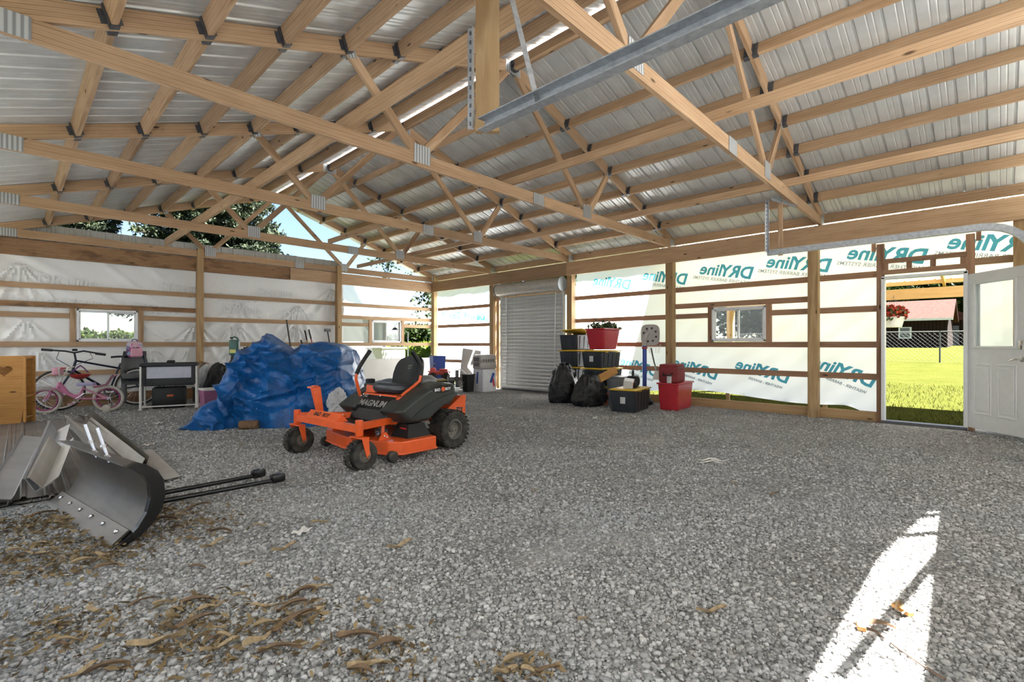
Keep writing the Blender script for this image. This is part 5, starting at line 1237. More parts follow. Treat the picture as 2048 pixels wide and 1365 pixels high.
MB().rbox((0, 0, .085), (.50, .34, .17), .03).build('lower_shell', MAT['toy_grey'], gr, True); MB().rbox((0, 0, .265), (.49, .33, .18), .05).build('upper_shell', MAT['toy_grey'], gr, True); MB().rbox((0, 0, .175), (.52, .36, .02), .008).build('seam_flange', MAT['toy_grey'], gr, True)
for s in (-1, 1):
    for k in range(5): MB().box((-.14 + k * .07, s * .168, .215), (.014, .008, .06)).build('vent_slot', MAT['black'], gr)
MB().box((-.253, 0, .18), (.006, .22, .22)).build('door_grille', MAT['dark_steel'], gr); MB().tube([(-.08, 0, .35), (-.06, 0, .38), (.06, 0, .38), (.08, 0, .35)], .01, 6).build('handle', MAT['toy_grey'], gr)
kb_ = onZ(944, 784); kbn = thing('bin', 'small black bin standing left of the white carton', 'bin', (kb_.x - .05, kb_.y + .08, 0)); frustum(.24, .2, .40, .8).build('tub', MAT['black'], kbn); MB().rbox((0, 0, .41), (.26, .22, .03), .01).build('lid', MAT['black'], kbn)
# low off-white panel against the open bay, black case behind the mower
x0, x1 = onY(738, 720, WY - .10).x, onY(866, 720, WY - .10).x
ob = thing('panel', 'plain off-white board leaning low against the open far bay', 'board', ((x0 + x1) / 2 - .5, WY - .16, 0)); ob.rotation_euler = (math.radians(-5), 0, 0)
MB().rbox((0, 0, .375), (x1 - x0 + 1.0, .04, .74), .006, seg=1).build('board_face', plain('off_white_board', (.60, .57, .52), .6, 0, .05, 3), ob); MB().rbox((0, 0, .752), (x1 - x0 + 1.0, .045, .014), .004, seg=1).build('edge_trim', MAT['white_plastic'], ob)
cp = dep(778, 775, 7.9); bc = thing('hard_case', 'flat black hard case standing behind the mower', 'case', (cp.x, cp.y, 0), -.5)
MB().rbox((0, 0, .24), (.72, .44, .48), .03).build('body', MAT['black'], bc, True); MB().rbox((0, 0, .50), (.76, .48, .05), .02).build('lid', MAT['black'], bc, True)
for s in (-1, 1): MB().rbox((s * .2, -.235, .46), (.06, .02, .07), .006).build('latch', MAT['dark_steel'], bc)

# ------------------------------------------------------------------ snow plow blade
def brushed(name, a, b_, rough=.38, metal=.7):
    m, t, b = M_new(name); v = coords(t, 'Object', (1, 1, 14)); n = noise(t, v, 3, 5, .7); n2 = noise(t, coords(t), 2.2, 4)
    c = mixc(t, .6, ramp(t, n, [(.3, a), (.7, b_)]), ramp(t, n2, [(.35, a), (.65, b_)]))
    t.links.new(c, b.inputs['Base Color']); b.inputs['Roughness'].default_value = rough; b.inputs['Metallic'].default_value = metal; return m
MAT['plow'] = brushed('worn_plow_steel', (.055, .046, .037), (.155, .135, .115), .34)
MAT['gloss_black'] = plain('gloss_black', (.008, .008, .008), .22, 0, .2, 10)
B0, B1 = Vector((.194, 4.84, 0)), Vector((.405, 3.555, 0))
dv = (B1 - B0); PL = dv.length; dv.normalize(); bkv = Vector((-dv.y, dv.x, 0))
if bkv.x < 0: bkv = -bkv
plow = thing('snow_plow_blade', 'curved steel snow plow blade lying at the edge of the gravel with black push arms', 'plow blade', B0)
prof = [(.0, .0), (.055, .03), (.115, .085), (.160, .16), (.178, .24), (.172, .315), (.145, .375), (.10, .42), (.055, .445)]
def pw_(s, a, z): return dv * s + bkv * a + Vector((0, 0, z + .004))
mb = MB(); k = len(prof); vs = []
for s in (0, PL):
    vs += [pw_(s, a, z) for a, z in prof] + [pw_(s, a + .012, z + .004) for a, z in reversed(prof)]
fs = []; K = 2 * k
for j in range(K): fs.append((j, (j + 1) % K, K + (j + 1) % K, K + j))
fs += [tuple(range(K)), tuple(range(2 * K - 1, K - 1, -1))]
mb.add(vs, fs).build('moldboard', MAT['plow'], plow, True)
ce_ = MB(); ce_.add([pw_(0, -.006, 0), pw_(PL, -.006, 0), pw_(PL, .085, .072), pw_(0, .085, .072), pw_(0, -.016, .006), pw_(PL, -.016, .006), pw_(PL, .075, .078), pw_(0, .075, .078)], [(3, 2, 1, 0), (4, 5, 6, 7), (0, 1, 5, 4), (1, 2, 6, 5), (2, 3, 7, 6), (3, 0, 4, 7)]); ce_.build('cutting_edge', MAT['plow'], plow)
bm2 = MB().lathe([(0, 0), (.014, 0), (.012, .006), (.006, .010), (0, .011)], axis='Z', n=10).mesh('carriage_bolt', MAT['chrome'])
nn = (bkv * -.6 + Vector((0, 0, .78))).normalized()
for i in range(6):
    o = link('carriage_bolt', bm2, plow); o.location = pw_(.10 + i * (PL - .2) / 5, .045, .056); o.rotation_euler = nn.to_track_quat('Z', 'Y').to_euler()
# black end rib following the curve
er = MB(); vs = []
for s in (PL - .012, PL + .035):
    vs += [pw_(s, a - .006, z + .002) for a, z in prof] + [pw_(s, a + .05 + .02 * math.sin(math.pi * i / (k - 1)), z + (.02 if i > 4 else 0)) for i, (a, z) in reversed(list(enumerate(prof)))]
fs = [(j, (j + 1) % K, K + (j + 1) % K, K + j) for j in range(K)] + [tuple(range(K)), tuple(range(2 * K - 1, K - 1, -1))]
er.add(vs, fs).build('end_rib', MAT['gloss_black'], plow)
tf_ = MB(); tf_.add([pw_(0, .05, .445), pw_(PL, .05, .445), pw_(PL, .16, .425), pw_(0, .16, .425), pw_(0, .05, .451), pw_(PL, .05, .451), pw_(PL, .16, .431), pw_(0, .16, .431)], [(3, 2, 1, 0), (4, 5, 6, 7), (0, 1, 5, 4), (1, 2, 6, 5), (2, 3, 7, 6), (3, 0, 4, 7)]); tf_.build('top_flange', MAT['plow'], plow)
for s in (.62, .86):
    b_ = MB(); b_.tube([pw_(s, .11, .40), pw_(s - .04, .06, .62)], .009, 8); b_.lathe([(0, 0), (.018, 0), (.018, .014), (0, .014)], tuple(pw_(s, .10, .435)), 'Z', 6); b_.lathe([(0, 0), (.018, 0), (.018, .014), (0, .014)], tuple(pw_(s - .012, .085, .50)), 'Z', 6); b_.build('threaded_rod', MAT['chrome'], plow)
def L(p): return p - plow.location
a0, a1 = Vector((.60, 4.03, .09)), Vector((1.483, 4.136, .06)); c0, c1 = Vector((.66, 4.20, .10)), Vector((1.424, 4.395, .06))
for p, q in ((a0, a1), (c0, c1)):
    MB().tube([L(p - (q - p) * .12), L(q)], .017, 10).build('push_arm', MAT['gloss_black'], plow, True)
    d = (q - p).normalized(); MB().rbox(L(q + d * .03 + Vector((0, 0, .015))), (.11, .06, .07), .015, rz=math.atan2(d.y, d.x)).build('arm_bracket', MAT['gloss_black'], plow, True); MB().tube([L(q + d * .06 + Vector((0, 0, .04))), L(q + d * .06 + Vector((.0, 0, .075)))], .008, 6).build('pin', MAT['chrome'], plow)
MB().rbox(L(Vector((.60, 4.12, .12))), (.10, .26, .14), .02, rz=.12).build('pivot_box', MAT['gloss_black'], plow, True)

# ------------------------------------------------------------------ ribbed steel sheets and trim lengths on the ground
MAT['tan_sheet'] = brushed('weathered_tan_sheet', (.13, .115, .10), (.27, .245, .22), .45, .35); MAT['tan_trim'] = brushed('tan_trim_steel', (.34, .31, .27), (.50, .47, .42), .4, .35)
MAT['silver_trim'] = brushed('silver_trim_steel', (.40, .40, .41), (.62, .62, .63), .32, .6); MAT['brown_trim'] = brushed('dark_brown_trim', (.05, .042, .03), (.11, .095, .07), .45, .3)
for k, (x, y, L_, rz, lb) in enumerate(((-.20, 4.98, 5.1, 0.0, 'long weathered tan ribbed steel sheet flat on the gravel, lowest of the pile'), (-.16, 5.05, 4.9, -.012, 'long weathered tan ribbed steel sheet on top of the flat pile'))):
    o = link('ribbed_sheet', sheet_mesh('ribbed_sheet', 1.10 - .1 * k, L_, MAT['tan_sheet']), None, (x, y, .012 + .014 * k), rz); tag(o, lb, 'metal sheet')
def trim(label, p0, p1, sec, mat, roll=0.0, cat='metal trim'):
    p0, p1 = Vector(p0), Vector(p1); x = (p1 - p0).normalized(); z = Vector((0, 0, 1)); z = (z - x * z.dot(x)).normalized(); y = z.cross(x)
    q = Matrix.Rotation(roll, 3, x); y, z = q @ y, q @ z; Ln = (p1 - p0).length; t = .006
    mb = MB(); K_ = len(sec); V = []
    for s in (0, Ln):
        V += [Vector((s, a, b)) for a, b in sec]
    V2 = [v + Vector((0, 0, t)) for v in V]
    F_ = []
    for i in range(K_ - 1): F_ += [(i, i + 1, K_ + i + 1, K_ + i), (2 * K_ + i, 3 * K_ + i, 3 * K_ + i + 1, 2 * K_ + i + 1), (i, 2 * K_ + i, 2 * K_ + i + 1, i + 1), (K_ + i, K_ + i + 1, 3 * K_ + i + 1, 3 * K_ + i)]
    for e in (0, K_ - 1): F_.append((e, K_ + e, 3 * K_ + e, 2 * K_ + e))
    mb.add(V + V2, F_); o = mb.build('metal_trim', mat)
    M = Matrix((x, y, z)).transposed().to_4x4(); M.translation = p0; o.matrix_world = M; tag(o, label, cat, 'metal trim pieces on the sheet pile'); return o
flat = [(-.01, .03), (0, .0), (.08, 0), (.14, .0), (.15, .03)]; vee = [(-.08, .085), (0, 0), (.08, .085), (.095, .085)]; boxs = [(-.09, .10), (-.09, 0), (.09, 0), (.09, .10), (.12, .10)]
trim('wide silver flashing strip leaning at the left front of the sheet pile', onZ(22, 1000, .05), onZ(82, 876, .16), flat, MAT['silver_trim'], .25)
trim('purplish silver angle trim laid against the plow blade', onZ(70, 985, .06), onZ(114, 862, .24), vee, MAT['silver_trim'], .3)
trim('short tan angle trim between the silver angle and the plow blade', onZ(86, 978, .08), onZ(122, 895, .22), vee, MAT['tan_trim'], .1)
trim('tan box trim lying across the back of the sheet pile', onZ(255, 948, .05), onZ(150, 848, .10), boxs, MAT['tan_trim'], .15)
trim('tan rounded trim next to the dark brown strip', onZ(275, 945, .06), onZ(172, 852, .10), vee, MAT['tan_trim'], -.3)
trim('long dark brown corner trim along the right edge of the sheet pile', onZ(290, 940, .05), onZ(176, 834, .06), vee, MAT['brown_trim'], -.5)
trim('narrow grey trim end on the gravel at the tip of the sheet pile', onZ(335, 960, .02), onZ(283, 905, .03), [(-.09, .01), (0, 0), (.09, .01)], MAT['tan_trim'], 0)

# ------------------------------------------------------------------ loose gravel, husks, twigs, scraps
def stone_mat():
    m, t, b = M_new('limestone_chip'); g = nd(t, 'ShaderNodeNewGeometry')
    c = ramp(t, g.outputs['Random Per Island'], [(0.0, (.22, .215, .20)), (.35, (.35, .34, .325)), (.7, (.45, .44, .425)), (1.0, (.60, .59, .57))])
    n = noise(t, coords(t), 60, 3); c = mixc(t, 1.0, c, ramp(t, n, [(.3, (.85, .85, .85)), (.7, (1.1, 1.1, 1.1))]), 'MULTIPLY')
    c = mixc(t, ramp(t, noise(t, coords(t), .8, 4), [(.45, (0, 0, 0)), (.7, (.5, .5, .5))]), c, (.38, .40, .42))
    t.links.new(c, b.inputs['Base Color']); b.inputs['Roughness'].default_value = .85; b.inputs['Specular IOR Level'].default_value = .25; return m
MAT['stone'] = stone_mat()
def stones():
    r = np.random.default_rng(11); out = []
    for (z0, z1, n, s0, s1) in ((1.45, 2.4, 26000, .006, .017), (2.4, 3.6, 34000, .007, .016), (3.6, 5.4, 36000, .009, .017), (5.4, 8.0, 30000, .010, .018), (8.0, 11.5, 26000, .011, .018)):
        Z = np.sqrt(r.uniform(z0 ** 2, z1 ** 2, n)); a = r.uniform(-1.12, 1.12, n) * Z
        X = FW[0] * Z + RT[0] * a; Y = FW[1] * Z + RT[1] * a
        ok = (X > -.18) & (X < 8.82) & (Y > -.28) & (Y < 11.9)
        ok &= ~((X > -.2) & (X < .93) & (Y > 4.9) & (Y < 10.2))
        ok &= (np.sin(X * 2.3 + np.sin(Y * 1.7)) * np.sin(Y * 2.9 + X) > -.55) | (r.random(n) < .45)
        X, Y = X[ok], Y[ok]; s = r.uniform(s0, s1, len(X)) * (.6 + .8 * r.random(len(X)) ** 2)
        out.append(np.stack([X, Y, s], 1))
    P = np.concatenate(out); N = len(P)
    base = np.array([(-1, -1, -1), (1, -1, -1), (1, 1, -1), (-1, 1, -1), (-1, -1, 1), (1, -1, 1), (1, 1, 1), (-1, 1, 1)], float) * .62
    F_ = np.array([(3, 2, 1, 0), (4, 5, 6, 7), (0, 1, 5, 4), (1, 2, 6, 5), (2, 3, 7, 6), (3, 0, 4, 7)])
    V = base[None] * (1 + .55 * (r.random((N, 8, 3)) - .5)) * np.stack([np.ones(N), .6 + .4 * r.random(N), .38 + .3 * r.random(N)], 1)[:, None, :]
    V[:, 4:, :2] *= (.55 + .35 * r.random((N, 1, 1)))
    an = r.uniform(0, 2 * np.pi, N); c, s = np.cos(an), np.sin(an); t1 = r.normal(0, .35, N)
    ct, st_ = np.cos(t1), np.sin(t1)
    y = V[:, :, 1] * ct[:, None] - V[:, :, 2] * st_[:, None]; z = V[:, :, 1] * st_[:, None] + V[:, :, 2] * ct[:, None]; x = V[:, :, 0]
    V = np.stack([x * c[:, None] - y * s[:, None], x * s[:, None] + y * c[:, None], z], 2) * P[:, 2][:, None, None]
    V[:, :, 0] += P[:, 0][:, None]; V[:, :, 1] += P[:, 1][:, None]; V[:, :, 2] += (P[:, 2] * .22)[:, None]
    me = bpy.data.meshes.new('gravel'); me.vertices.add(8 * N); me.vertices.foreach_set('co', V.ravel())
    idx = (F_[None] + (np.arange(N) * 8)[:, None, None]).ravel(); me.loops.add(len(idx)); me.loops.foreach_set('vertex_index', idx)
    me.polygons.add(6 * N); me.polygons.foreach_set('loop_start', np.arange(0, 24 * N, 4)); me.polygons.foreach_set('loop_total', np.full(6 * N, 4)); me.update(); me.validate()
    me.materials.append(MAT['stone']); o = link('gravel', me); tag(o, 'loose grey crushed stone covering the barn floor', 'gravel', kind='stuff')
stones()
MAT['husk'] = leaf_mat('dry_husk', (.10, .065, .035), (.36, .26, .15), .15); MAT['husk2'] = plain('pale_husk', (.36, .265, .15), .7, 0, .35, 40)
MAT['husk3'] = plain('brown_husk', (.17, .105, .055), .75, 0, .35, 40)
# countable larger husks, each its own object; the fine litter is one
def husk_mesh(seed):
    r = random.Random(seed); Ln = r.uniform(.09, .19); w = r.uniform(.008, .019); c = r.uniform(-.5, .5); tw = r.uniform(-1.8, 1.8)
    def f(u, v):
        x = (u - .5) * Ln; ww = w * math.sin(math.pi * min(1, .12 + u * .88)) ** .6; a = tw * (u - .5); s = (v - .5) * 2 * ww
        return (x, c * x * x * 4 + s * math.cos(a), .010 + .020 * abs(math.sin(u * 3 + seed)) + s * math.sin(a) * .8 + .006 * math.cos(v * 6))
    return MB().grid(f, 9, 4).mesh('dry_husk', MAT['husk2'] if seed % 3 else MAT['husk3'], True)
HM = [husk_mesh(i) for i in range(9)]
HP = [(285, 1210), (185, 1232), (125, 1258), (120, 1300), (140, 1290), (160, 1355), (210, 1350), (330, 1215), (360, 1225), (395, 1210), (425, 1225), (315, 1295), (420, 1290), (455, 1285), (440, 1305), (390, 1252), (175, 1130), (205, 1120), (215, 1140), (240, 1095), (262, 1080), (280, 1085), (40, 1110), (70, 1115), (25, 1125), (90, 1095), (60, 1060), (85, 1035), (120, 1050), (140, 1040), (355, 1062), (375, 1052), (410, 1053), (440, 1070), (520, 1057), (425, 1098), (395, 1140), (495, 1135), (545, 1220), (585, 1222), (520, 1222), (610, 1240), (590, 1252), (535, 1258), (600, 1300), (560, 1310), (515, 1295), (640, 1180), (605, 1195), (640, 1052), (570, 1105), (330, 1045), (365, 1035), (335, 1022), (395, 1020), (300, 1040), (785, 1290), (770, 1300), (1165, 1247), (1425, 1232), (715, 1285), (1040, 1330), (1010, 1355), (1090, 1352), (1065, 1358), (740, 1340), (720, 1352), (1070, 985), (800, 1100), (1550, 992), (1470, 970), (1800, 1230), (1755, 1260), (480, 890), (300, 893), (900, 915)]
for i, (px, py) in enumerate(HP):
    o = link('dry_husk', HM[i % 9]); p = onZ(px, py); o.location = (p.x, p.y, .006); o.rotation_euler = (random.uniform(-.2, .2), random.uniform(-.15, .15), random.uniform(-.5, .9) - .6)
    s = random.uniform(.55, 1.1) if py > 1000 else .6; o.scale = (s, s, s); 
    where = 'in the sunlit strip at the right' if px > 1600 else ('near the entry side of the gravel' if px > 1250 else ('by the mower' if py < 920 else ('at the bottom centre of the gravel' if px > 700 else ('close to the plow blade and its arms' if py < 1150 else ('in the bottom left corner of the gravel' if px < 300 else 'in the foreground left of centre')))))
    tag(o, 'curled dry corn husk scrap lying ' + where, 'husk', 'dry husk scraps ' + where)
r = np.random.default_rng(21); L_ = []
for (px, py, n, sp) in ((180, 1120, 420, .16), (60, 1110, 420, .20), (30, 1060, 200, .15), (130, 1260, 200, .14), (400, 1230, 160, .13), (340, 1290, 140, .13), (390, 1050, 120, .16), (580, 1250, 160, .16), (470, 1290, 120, .12), (760, 1330, 120, .10), (1040, 1355, 90, .07), (300, 1030, 160, .14), (110, 1050, 200, .12)):
    p = onZ(px, py); q = r.normal(0, sp, (n, 2)); L_.append(np.stack([p.x + q[:, 0], p.y + q[:, 1], np.full(n, .012) + r.random(n) * .012], 1))
LP_ = np.concatenate(L_); LP_ = LP_[LP_[:, 0] > -.2]
lc = leaf_cloud('leaf_litter', LP_, .045, MAT['husk'], None, 5, .35, None, 0.0); me = lc.data
co = np.zeros(len(me.vertices) * 3); me.vertices.foreach_get('co', co); co = co.reshape(-1, 3); co[:, 2] = np.clip(co[:, 2], .004, .03); me.vertices.foreach_set('co', co.ravel()); me.update()
tag(lc, 'fine brown leaf and husk litter scattered on the gravel', 'litter', kind='stuff')
for i, (px, py, lb) in enumerate(((1805, 1228, 'reddish wood chip in the sunlit strip of gravel'), (1722, 1262, 'small wood chip beside the curved twig in the sunlit strip'))):
    p = onZ(px, py); o = MB().rbox((0, 0, .014), (.085 - .03 * i, .03, .02), .005, rz=.9 - i * .6).build('wood_chip', MAT['handle_wood'], None, False, (p.x, p.y, .004)); tag(o, lb, 'wood chip')
tw_ = MB(); tp2 = [onZ(x, y, .012) for x, y in ((1675, 1285), (1678, 1260), (1705, 1246), (1750, 1262), (1800, 1300), (1850, 1335), (1890, 1360))]; o0 = tp2[0]; tw_.tube([p - o0 for p in tp2], [.003, .003, .0035, .004, .004, .0045, .005], 6)
tag(tw_.build('twig', MAT['twig'], None, True, o0), 'thin curved twig lying across the sunlit strip of gravel', 'twig')
for px, py, lb in ((296, 893, 'crumpled white paper scrap between the sheet pile and the mower'), (604, 1068, 'small white paper scrap on the open gravel'), (316, 849, 'tiny white scrap near the bassinet'), (1000, 818, 'white pebble-like scrap left of the trash bags'), (1190, 838, 'white scrap on the gravel before the trash bags')):
    p = onZ(px, py); m_ = MB().grid(lambda u, v: ((u - .5) * .11, (v - .5) * .07, .018 + .012 * math.sin(u * 9 + px) * math.cos(v * 7)), 5, 4); tag(m_.build('paper_scrap', MAT['white_plastic'], None, False, (p.x, p.y, 0), px * .37), lb, 'paper scrap')
# spilled white lime streaks and plastic bag by the tarp
p = dep(675, 823, 6.95); pbg = lumpy('plastic_bag', 'crumpled clear white plastic bag in front of the tarp behind the mower', 'bag', (p.x, p.y, p.z), .22, .14, .26, MAT['white_bag'], 22.0, False, cr=2.4)

ck = MB(); c0 = onZ(1424, 925)
for q in range(5):
    pts_ = [onZ(1392 + q * 6 + k * 14, 919 + (q * 5) % 9 + 3 * math.sin(k * 1.9 + q), .014) - c0 for k in range(4)]
    ck.tube(pts_, [.006, .016, .012, .005], 5)
ck.v = [(v[0], v[1], .016 + (v[2] - .014) * .25) for v in ck.v]
tag(ck.build('lime_streak', MAT['white_plastic'], None, True, (c0.x, c0.y, 0)), 'white lime streak spilled on the gravel right of centre', 'spill', kind='stuff')

# ------------------------------------------------------------------ outdoors
def grass_mat(name, a, b_, c_):
    m, t, b = M_new(name); v = coords(t); n = noise(t, v, 1.2, 6, .7); n2 = noise(t, v, 22, 5, .7)
    c = mixc(t, 0.5, ramp(t, n, [(0.3, a), (0.55, b_), (0.75, c_)]), ramp(t, n2, [(0.3, a), (0.7, c_)]))
    t.links.new(c, b.inputs['Base Color']); b.inputs['Roughness'].default_value = 1.0; b.inputs['Specular IOR Level'].default_value = 0.0; bump(t, b, n2, 0.8, 0.05); return m
MAT['lawn'] = grass_mat('lawn_grass', (0.026, 0.032, 0.005), (0.044, 0.047, 0.010), (0.060, 0.060, 0.018))
def lz(x): return -0.03 + 0.0185 * max(0, x - 9.3)
lw = MB()
for x0, x1, y0, y1, nx, ny in ((9.10, 120, -60, 12.3, 30, 20), (-80, 120, 12.3, 160, 30, 20), (-80, -7, -60, 12.3, 4, 4)):
    lw.grid(lambda u, v: (x0 + u * (x1 - x0), y0 + v * (y1 - y0), lz(x0 + u * (x1 - x0))), nx, ny)
lawn = lw.build('lawn', MAT['lawn']); tag(lawn, 'sunlit mown lawn around the barn', 'lawn', kind='structure')
MAT['bounce'] = plain('pale_bounce_gravel', (.34, .33, .31), .9, 0, .15, 30, bmp=.3)  # unseen ground added behind and left of the view to bounce neutral light
dr = MB(); dr.grid(lambda u, v: (-7 + u * 16.1, -60 + v * 58.8, -.03), 3, 6); dr.grid(lambda u, v: (-7 + u * 6.55, -1.2 + v * 13.5, -.03), 3, 3)
tag(dr.build('bounce_ground', MAT['bounce']), 'added unseen pale gravel drive in front of the barn', 'bounce_ground', kind='structure')
# grass tufts just outside the right wall
MAT['blade'] = leaf_mat('grass_blade', (.03, .036, .005), (.065, .065, .014), .35)
r = np.random.default_rng(31); n = 16000; X = 9.2 + r.random(n) ** 1.5 * 7; Y = r.uniform(-1.5, 12, n)
leaf_cloud('grass', np.stack([X, Y, np.array([lz(x) for x in X])], 1), .07, MAT['blade'], None, 8, .12, None, -1.6)
tag(bpy.data.objects['grass'], 'short grass along the foot of the right wall', 'grass', kind='stuff')
# lean-to roof over the entry side
MAT['cream_panel'] = film_mat('translucent_cream_panel', (.80, .79, .74), .11, (.95, .93, .86)); MAT['yellow_wood'] = wood('fresh_yellow_lumber', (.40, .22, .07), (.54, .34, .13), (.62, .43, .20))
lt_ = thing('lean_to', 'open lean-to porch of yellow lumber with cream roof panels outside the entry door', 'porch', (9.1, 2, 0))
def lt(x, y, z): return (x - 9.1, y - 2, z)
LX = 12.2
for y in (4.62, 3.2, 1.95, 0.75, -0.5, -1.7): board('rafter', lt(9.15, y, 2.95), lt(LX + .25, y, 2.32), .14, .04, MAT['yellow_wood'], lt_)
board('beam', lt(LX, 4.72, 2.12), lt(LX, -2.0, 2.12), .20, .08, MAT['yellow_wood'], lt_); board('beam', lt(LX + .22, 4.72, 2.36), lt(LX + .22, -2.0, 2.36), .10, .04, MAT['yellow_wood'], lt_); board('purlin', lt(10.6, 4.72, 2.72), lt(10.6, -2.0, 2.72), .09, .04, MAT['yellow_wood'], lt_)
for y in (4.62, -1.85): board('post', lt(LX, y, 0), lt(LX, y, 2.1), .14, .14, MAT['yellow_wood'], lt_, up=(1, 0, 0))
lm = sheet_mesh('roof_panel', .914, 3.42, MAT['cream_panel'])
for k in range(7):
    o = link('roof_panel', lm, lt_); ya = Vector((3.3, 0, -.67)).normalized(); xa = Vector((0, -1, 0)); M = Matrix((xa, ya, xa.cross(ya))).transposed().to_4x4(); M.translation = Vector(lt(9.12, 4.75 - k * .914, 3.05)); o.matrix_local = M
# stakes outside the right wall
for px, lb in ((1456, 'pale wooden stake outside the wall under the window'), (1650, 'pale wooden stake outside the wall beside the entry door')):
    p = onX(px, 800, 9.6); o = board('stake', (9.6, p.y, -.03), (9.6, p.y, .22), .05, .06, MAT['wood_post'], None, up=(1, 0, 0)); tag(o, lb, 'stake')
# hanging planter
hpz = onX(1787, 655, 12.0); pl = thing('hanging_planter', 'white hanging planter of red flowers under the porch beam', 'planter', hpz)
MB().lathe([(0, 0), (.13, 0), (.17, .17), (.185, .17), (.185, .20), (.16, .20), (.12, .02)], axis='Z', n=20).build('pot', MAT['white_plastic'], pl, True)
MAT['petal'] = leaf_mat('red_petal', (.20, .012, .008), (.38, .05, .03), .2)
r = np.random.default_rng(41); q = r.normal(size=(420, 3)); q /= np.linalg.norm(q, axis=1)[:, None]; q[:, 2] = np.abs(q[:, 2]); leaf_cloud('flowers', q * (.6 + .4 * r.random((420, 1))) * np.array([.24, .24, .24]) + np.array([0, 0, .19]), .06, MAT['petal'], pl, 42, .9)
leaf_cloud('leaves', q[:160] * .2 + np.array([0, 0, .17]), .08, MAT['fake_green'], pl, 43, .6)
for a in (0, 2.1, 4.2): MB().tube([(.17 * math.cos(a), .17 * math.sin(a), .2), (0, 0, .62)], .003, 4).build('hanger_wire', MAT['dark_steel'], pl)
# chain-link fence
fb0 = onZ(1878, 721, .44); 
fe = thing('chain_link_fence', 'grey chain-link fence across the lawn', 'fence', (29.0, 1.9, lz(29))); MAT['fence'] = plain('fence_wire', (.09, .095, .095), .6, .2, .1)
for y in (-9.1, -6.1, -3.05, 0, 3.05, 6.1, 9.15): MB().tube([(0, y, 0), (0, y, 1.40)], .03, 8).build('post', MAT['fence'], fe, True)
MB().tube([(0, -9.1, 1.38), (0, 9.15, 1.38)], .022, 8).build('top_rail', MAT['fence'], fe)
ch = MB(); stp = .17
for k in range(int(18.2 / stp) + 13):
    y0 = -9.1 + (k - 12) * stp
    for s in (1, -1):
        a, b = (y0, y0 + 1.36) if s == 1 else (y0 + 1.36, y0); 
        za, zb = 0.0, 1.36
        lo_, hi = -9.1, 9.15
        if max(a, b) <= lo_ or min(a, b) >= hi: continue
        def cl_(y, z, y2, z2):
            if y < lo_: f = (lo_ - y) / (y2 - y); return lo_, z + (z2 - z) * f
            if y > hi: f = (hi - y) / (y2 - y); return hi, z + (z2 - z) * f
            return y, z
        A = cl_(a, za, b, zb); B = cl_(b, zb, a, za); ch.tube([(0, A[0], A[1]), (0, B[0], B[1])], .0024, 3, cap=False)
q = ch.build('wire_mesh', MAT['fence'], fe); q['kind'] = 'stuff'
# neighbour's house
def siding_mat(name, col, sc):
    m, t, b = M_new(name); w = nd(t, 'ShaderNodeTexWave', bands_direction='Y'); w.inputs['Scale'].default_value = sc; t.links.new(coords(t), w.inputs[0]); t.links.new(ramp(t, w.outputs['Fac'], [(.05, tuple(c * .5 for c in col)), (.25, col)]), b.inputs['Base Color']); b.inputs['Roughness'].default_value = .9; b.inputs['Specular IOR Level'].default_value = .1; bump(t, b, w.outputs['Fac'], .5, .03); return m
MAT['brown_siding'] = siding_mat('brown_siding', (.02, .011, .008), 1.2); MAT['red_roof'] = plain('red_shingle', (.055, .027, .022), .95, 0, .2, 5, bmp=.3, spec=.05)
HX = 58.0; gz = lz(HX) - .02; he = thing('neighbour_house', 'low brown house with a red shingle roof beyond the fence', 'house', (HX, onX(1835, 690, HX).y, gz))
ya = onX(1895, 690, HX).y - he.location.y; yb = onX(1720, 690, HX).y - he.location.y; WH = 2.55
MB().box((3.5, (ya + yb) / 2, WH / 2), (7, abs(yb - ya), WH)).build('wall', MAT['brown_siding'], he)
rf = MB(); y0, y1 = min(ya, yb) - .4, max(ya, yb) + .4; rf.add([(-.5, y0, WH - .1), (-.5, y1, WH - .1), (3.5, y1, WH + 1.75), (3.5, y0, WH + 1.75), (7.5, y0, WH - .1), (7.5, y1, WH - .1), (-.5, y0, WH + .08), (-.5, y1, WH + .08), (3.5, y1, WH + 1.95), (3.5, y0, WH + 1.95), (7.5, y0, WH + .08), (7.5, y1, WH + .08)], [(0, 1, 2, 3), (3, 2, 5, 4), (6, 9, 8, 7), (9, 10, 11, 8), (0, 6, 7, 1), (4, 5, 11, 10), (0, 3, 9, 6), (3, 4, 10, 9), (1, 7, 8, 2), (2, 8, 11, 5)]); rf.build('roof', MAT['red_roof'], he)
MB().box((-.52, (y0 + y1) / 2, WH - .02), (.04, y1 - y0, .2)).build('gutter', MAT['white_plastic'], he)
wy_ = onX(1810, 664, HX).y - he.location.y; hw = MB().box((-.03, wy_, 1.35), (.06, .95, 1.05)).build('window', MAT['white_plastic'], he); MB().box((-.07, wy_, 1.60), (.02, .7, .40)).build('pane', MAT['dark_steel'], hw); MB().box((-.07, wy_, 1.12), (.02, .7, .40)).build('pane', MAT['dark_steel'], hw)
h2 = thing('neighbour_shed', 'dark shed at the right of the brown house beyond the fence', 'shed', (HX + 9, onX(1914, 690, HX + 9).y, lz(HX + 9) - .02)); MB().box((2, 0, 1.3), (4, 3.2, 2.6)).build('wall', MAT['brown_siding'], h2); MB().prism([(-2.0, 2.55), (2.0, 2.55), (0, 3.5)], -.3, 4.3, 'YZ').build('roof', MAT['red_roof'], h2); MB().box((-.02, .3, 1.0), (.04, .9, 2.0)).build('door', MAT['dark_steel'], h2)
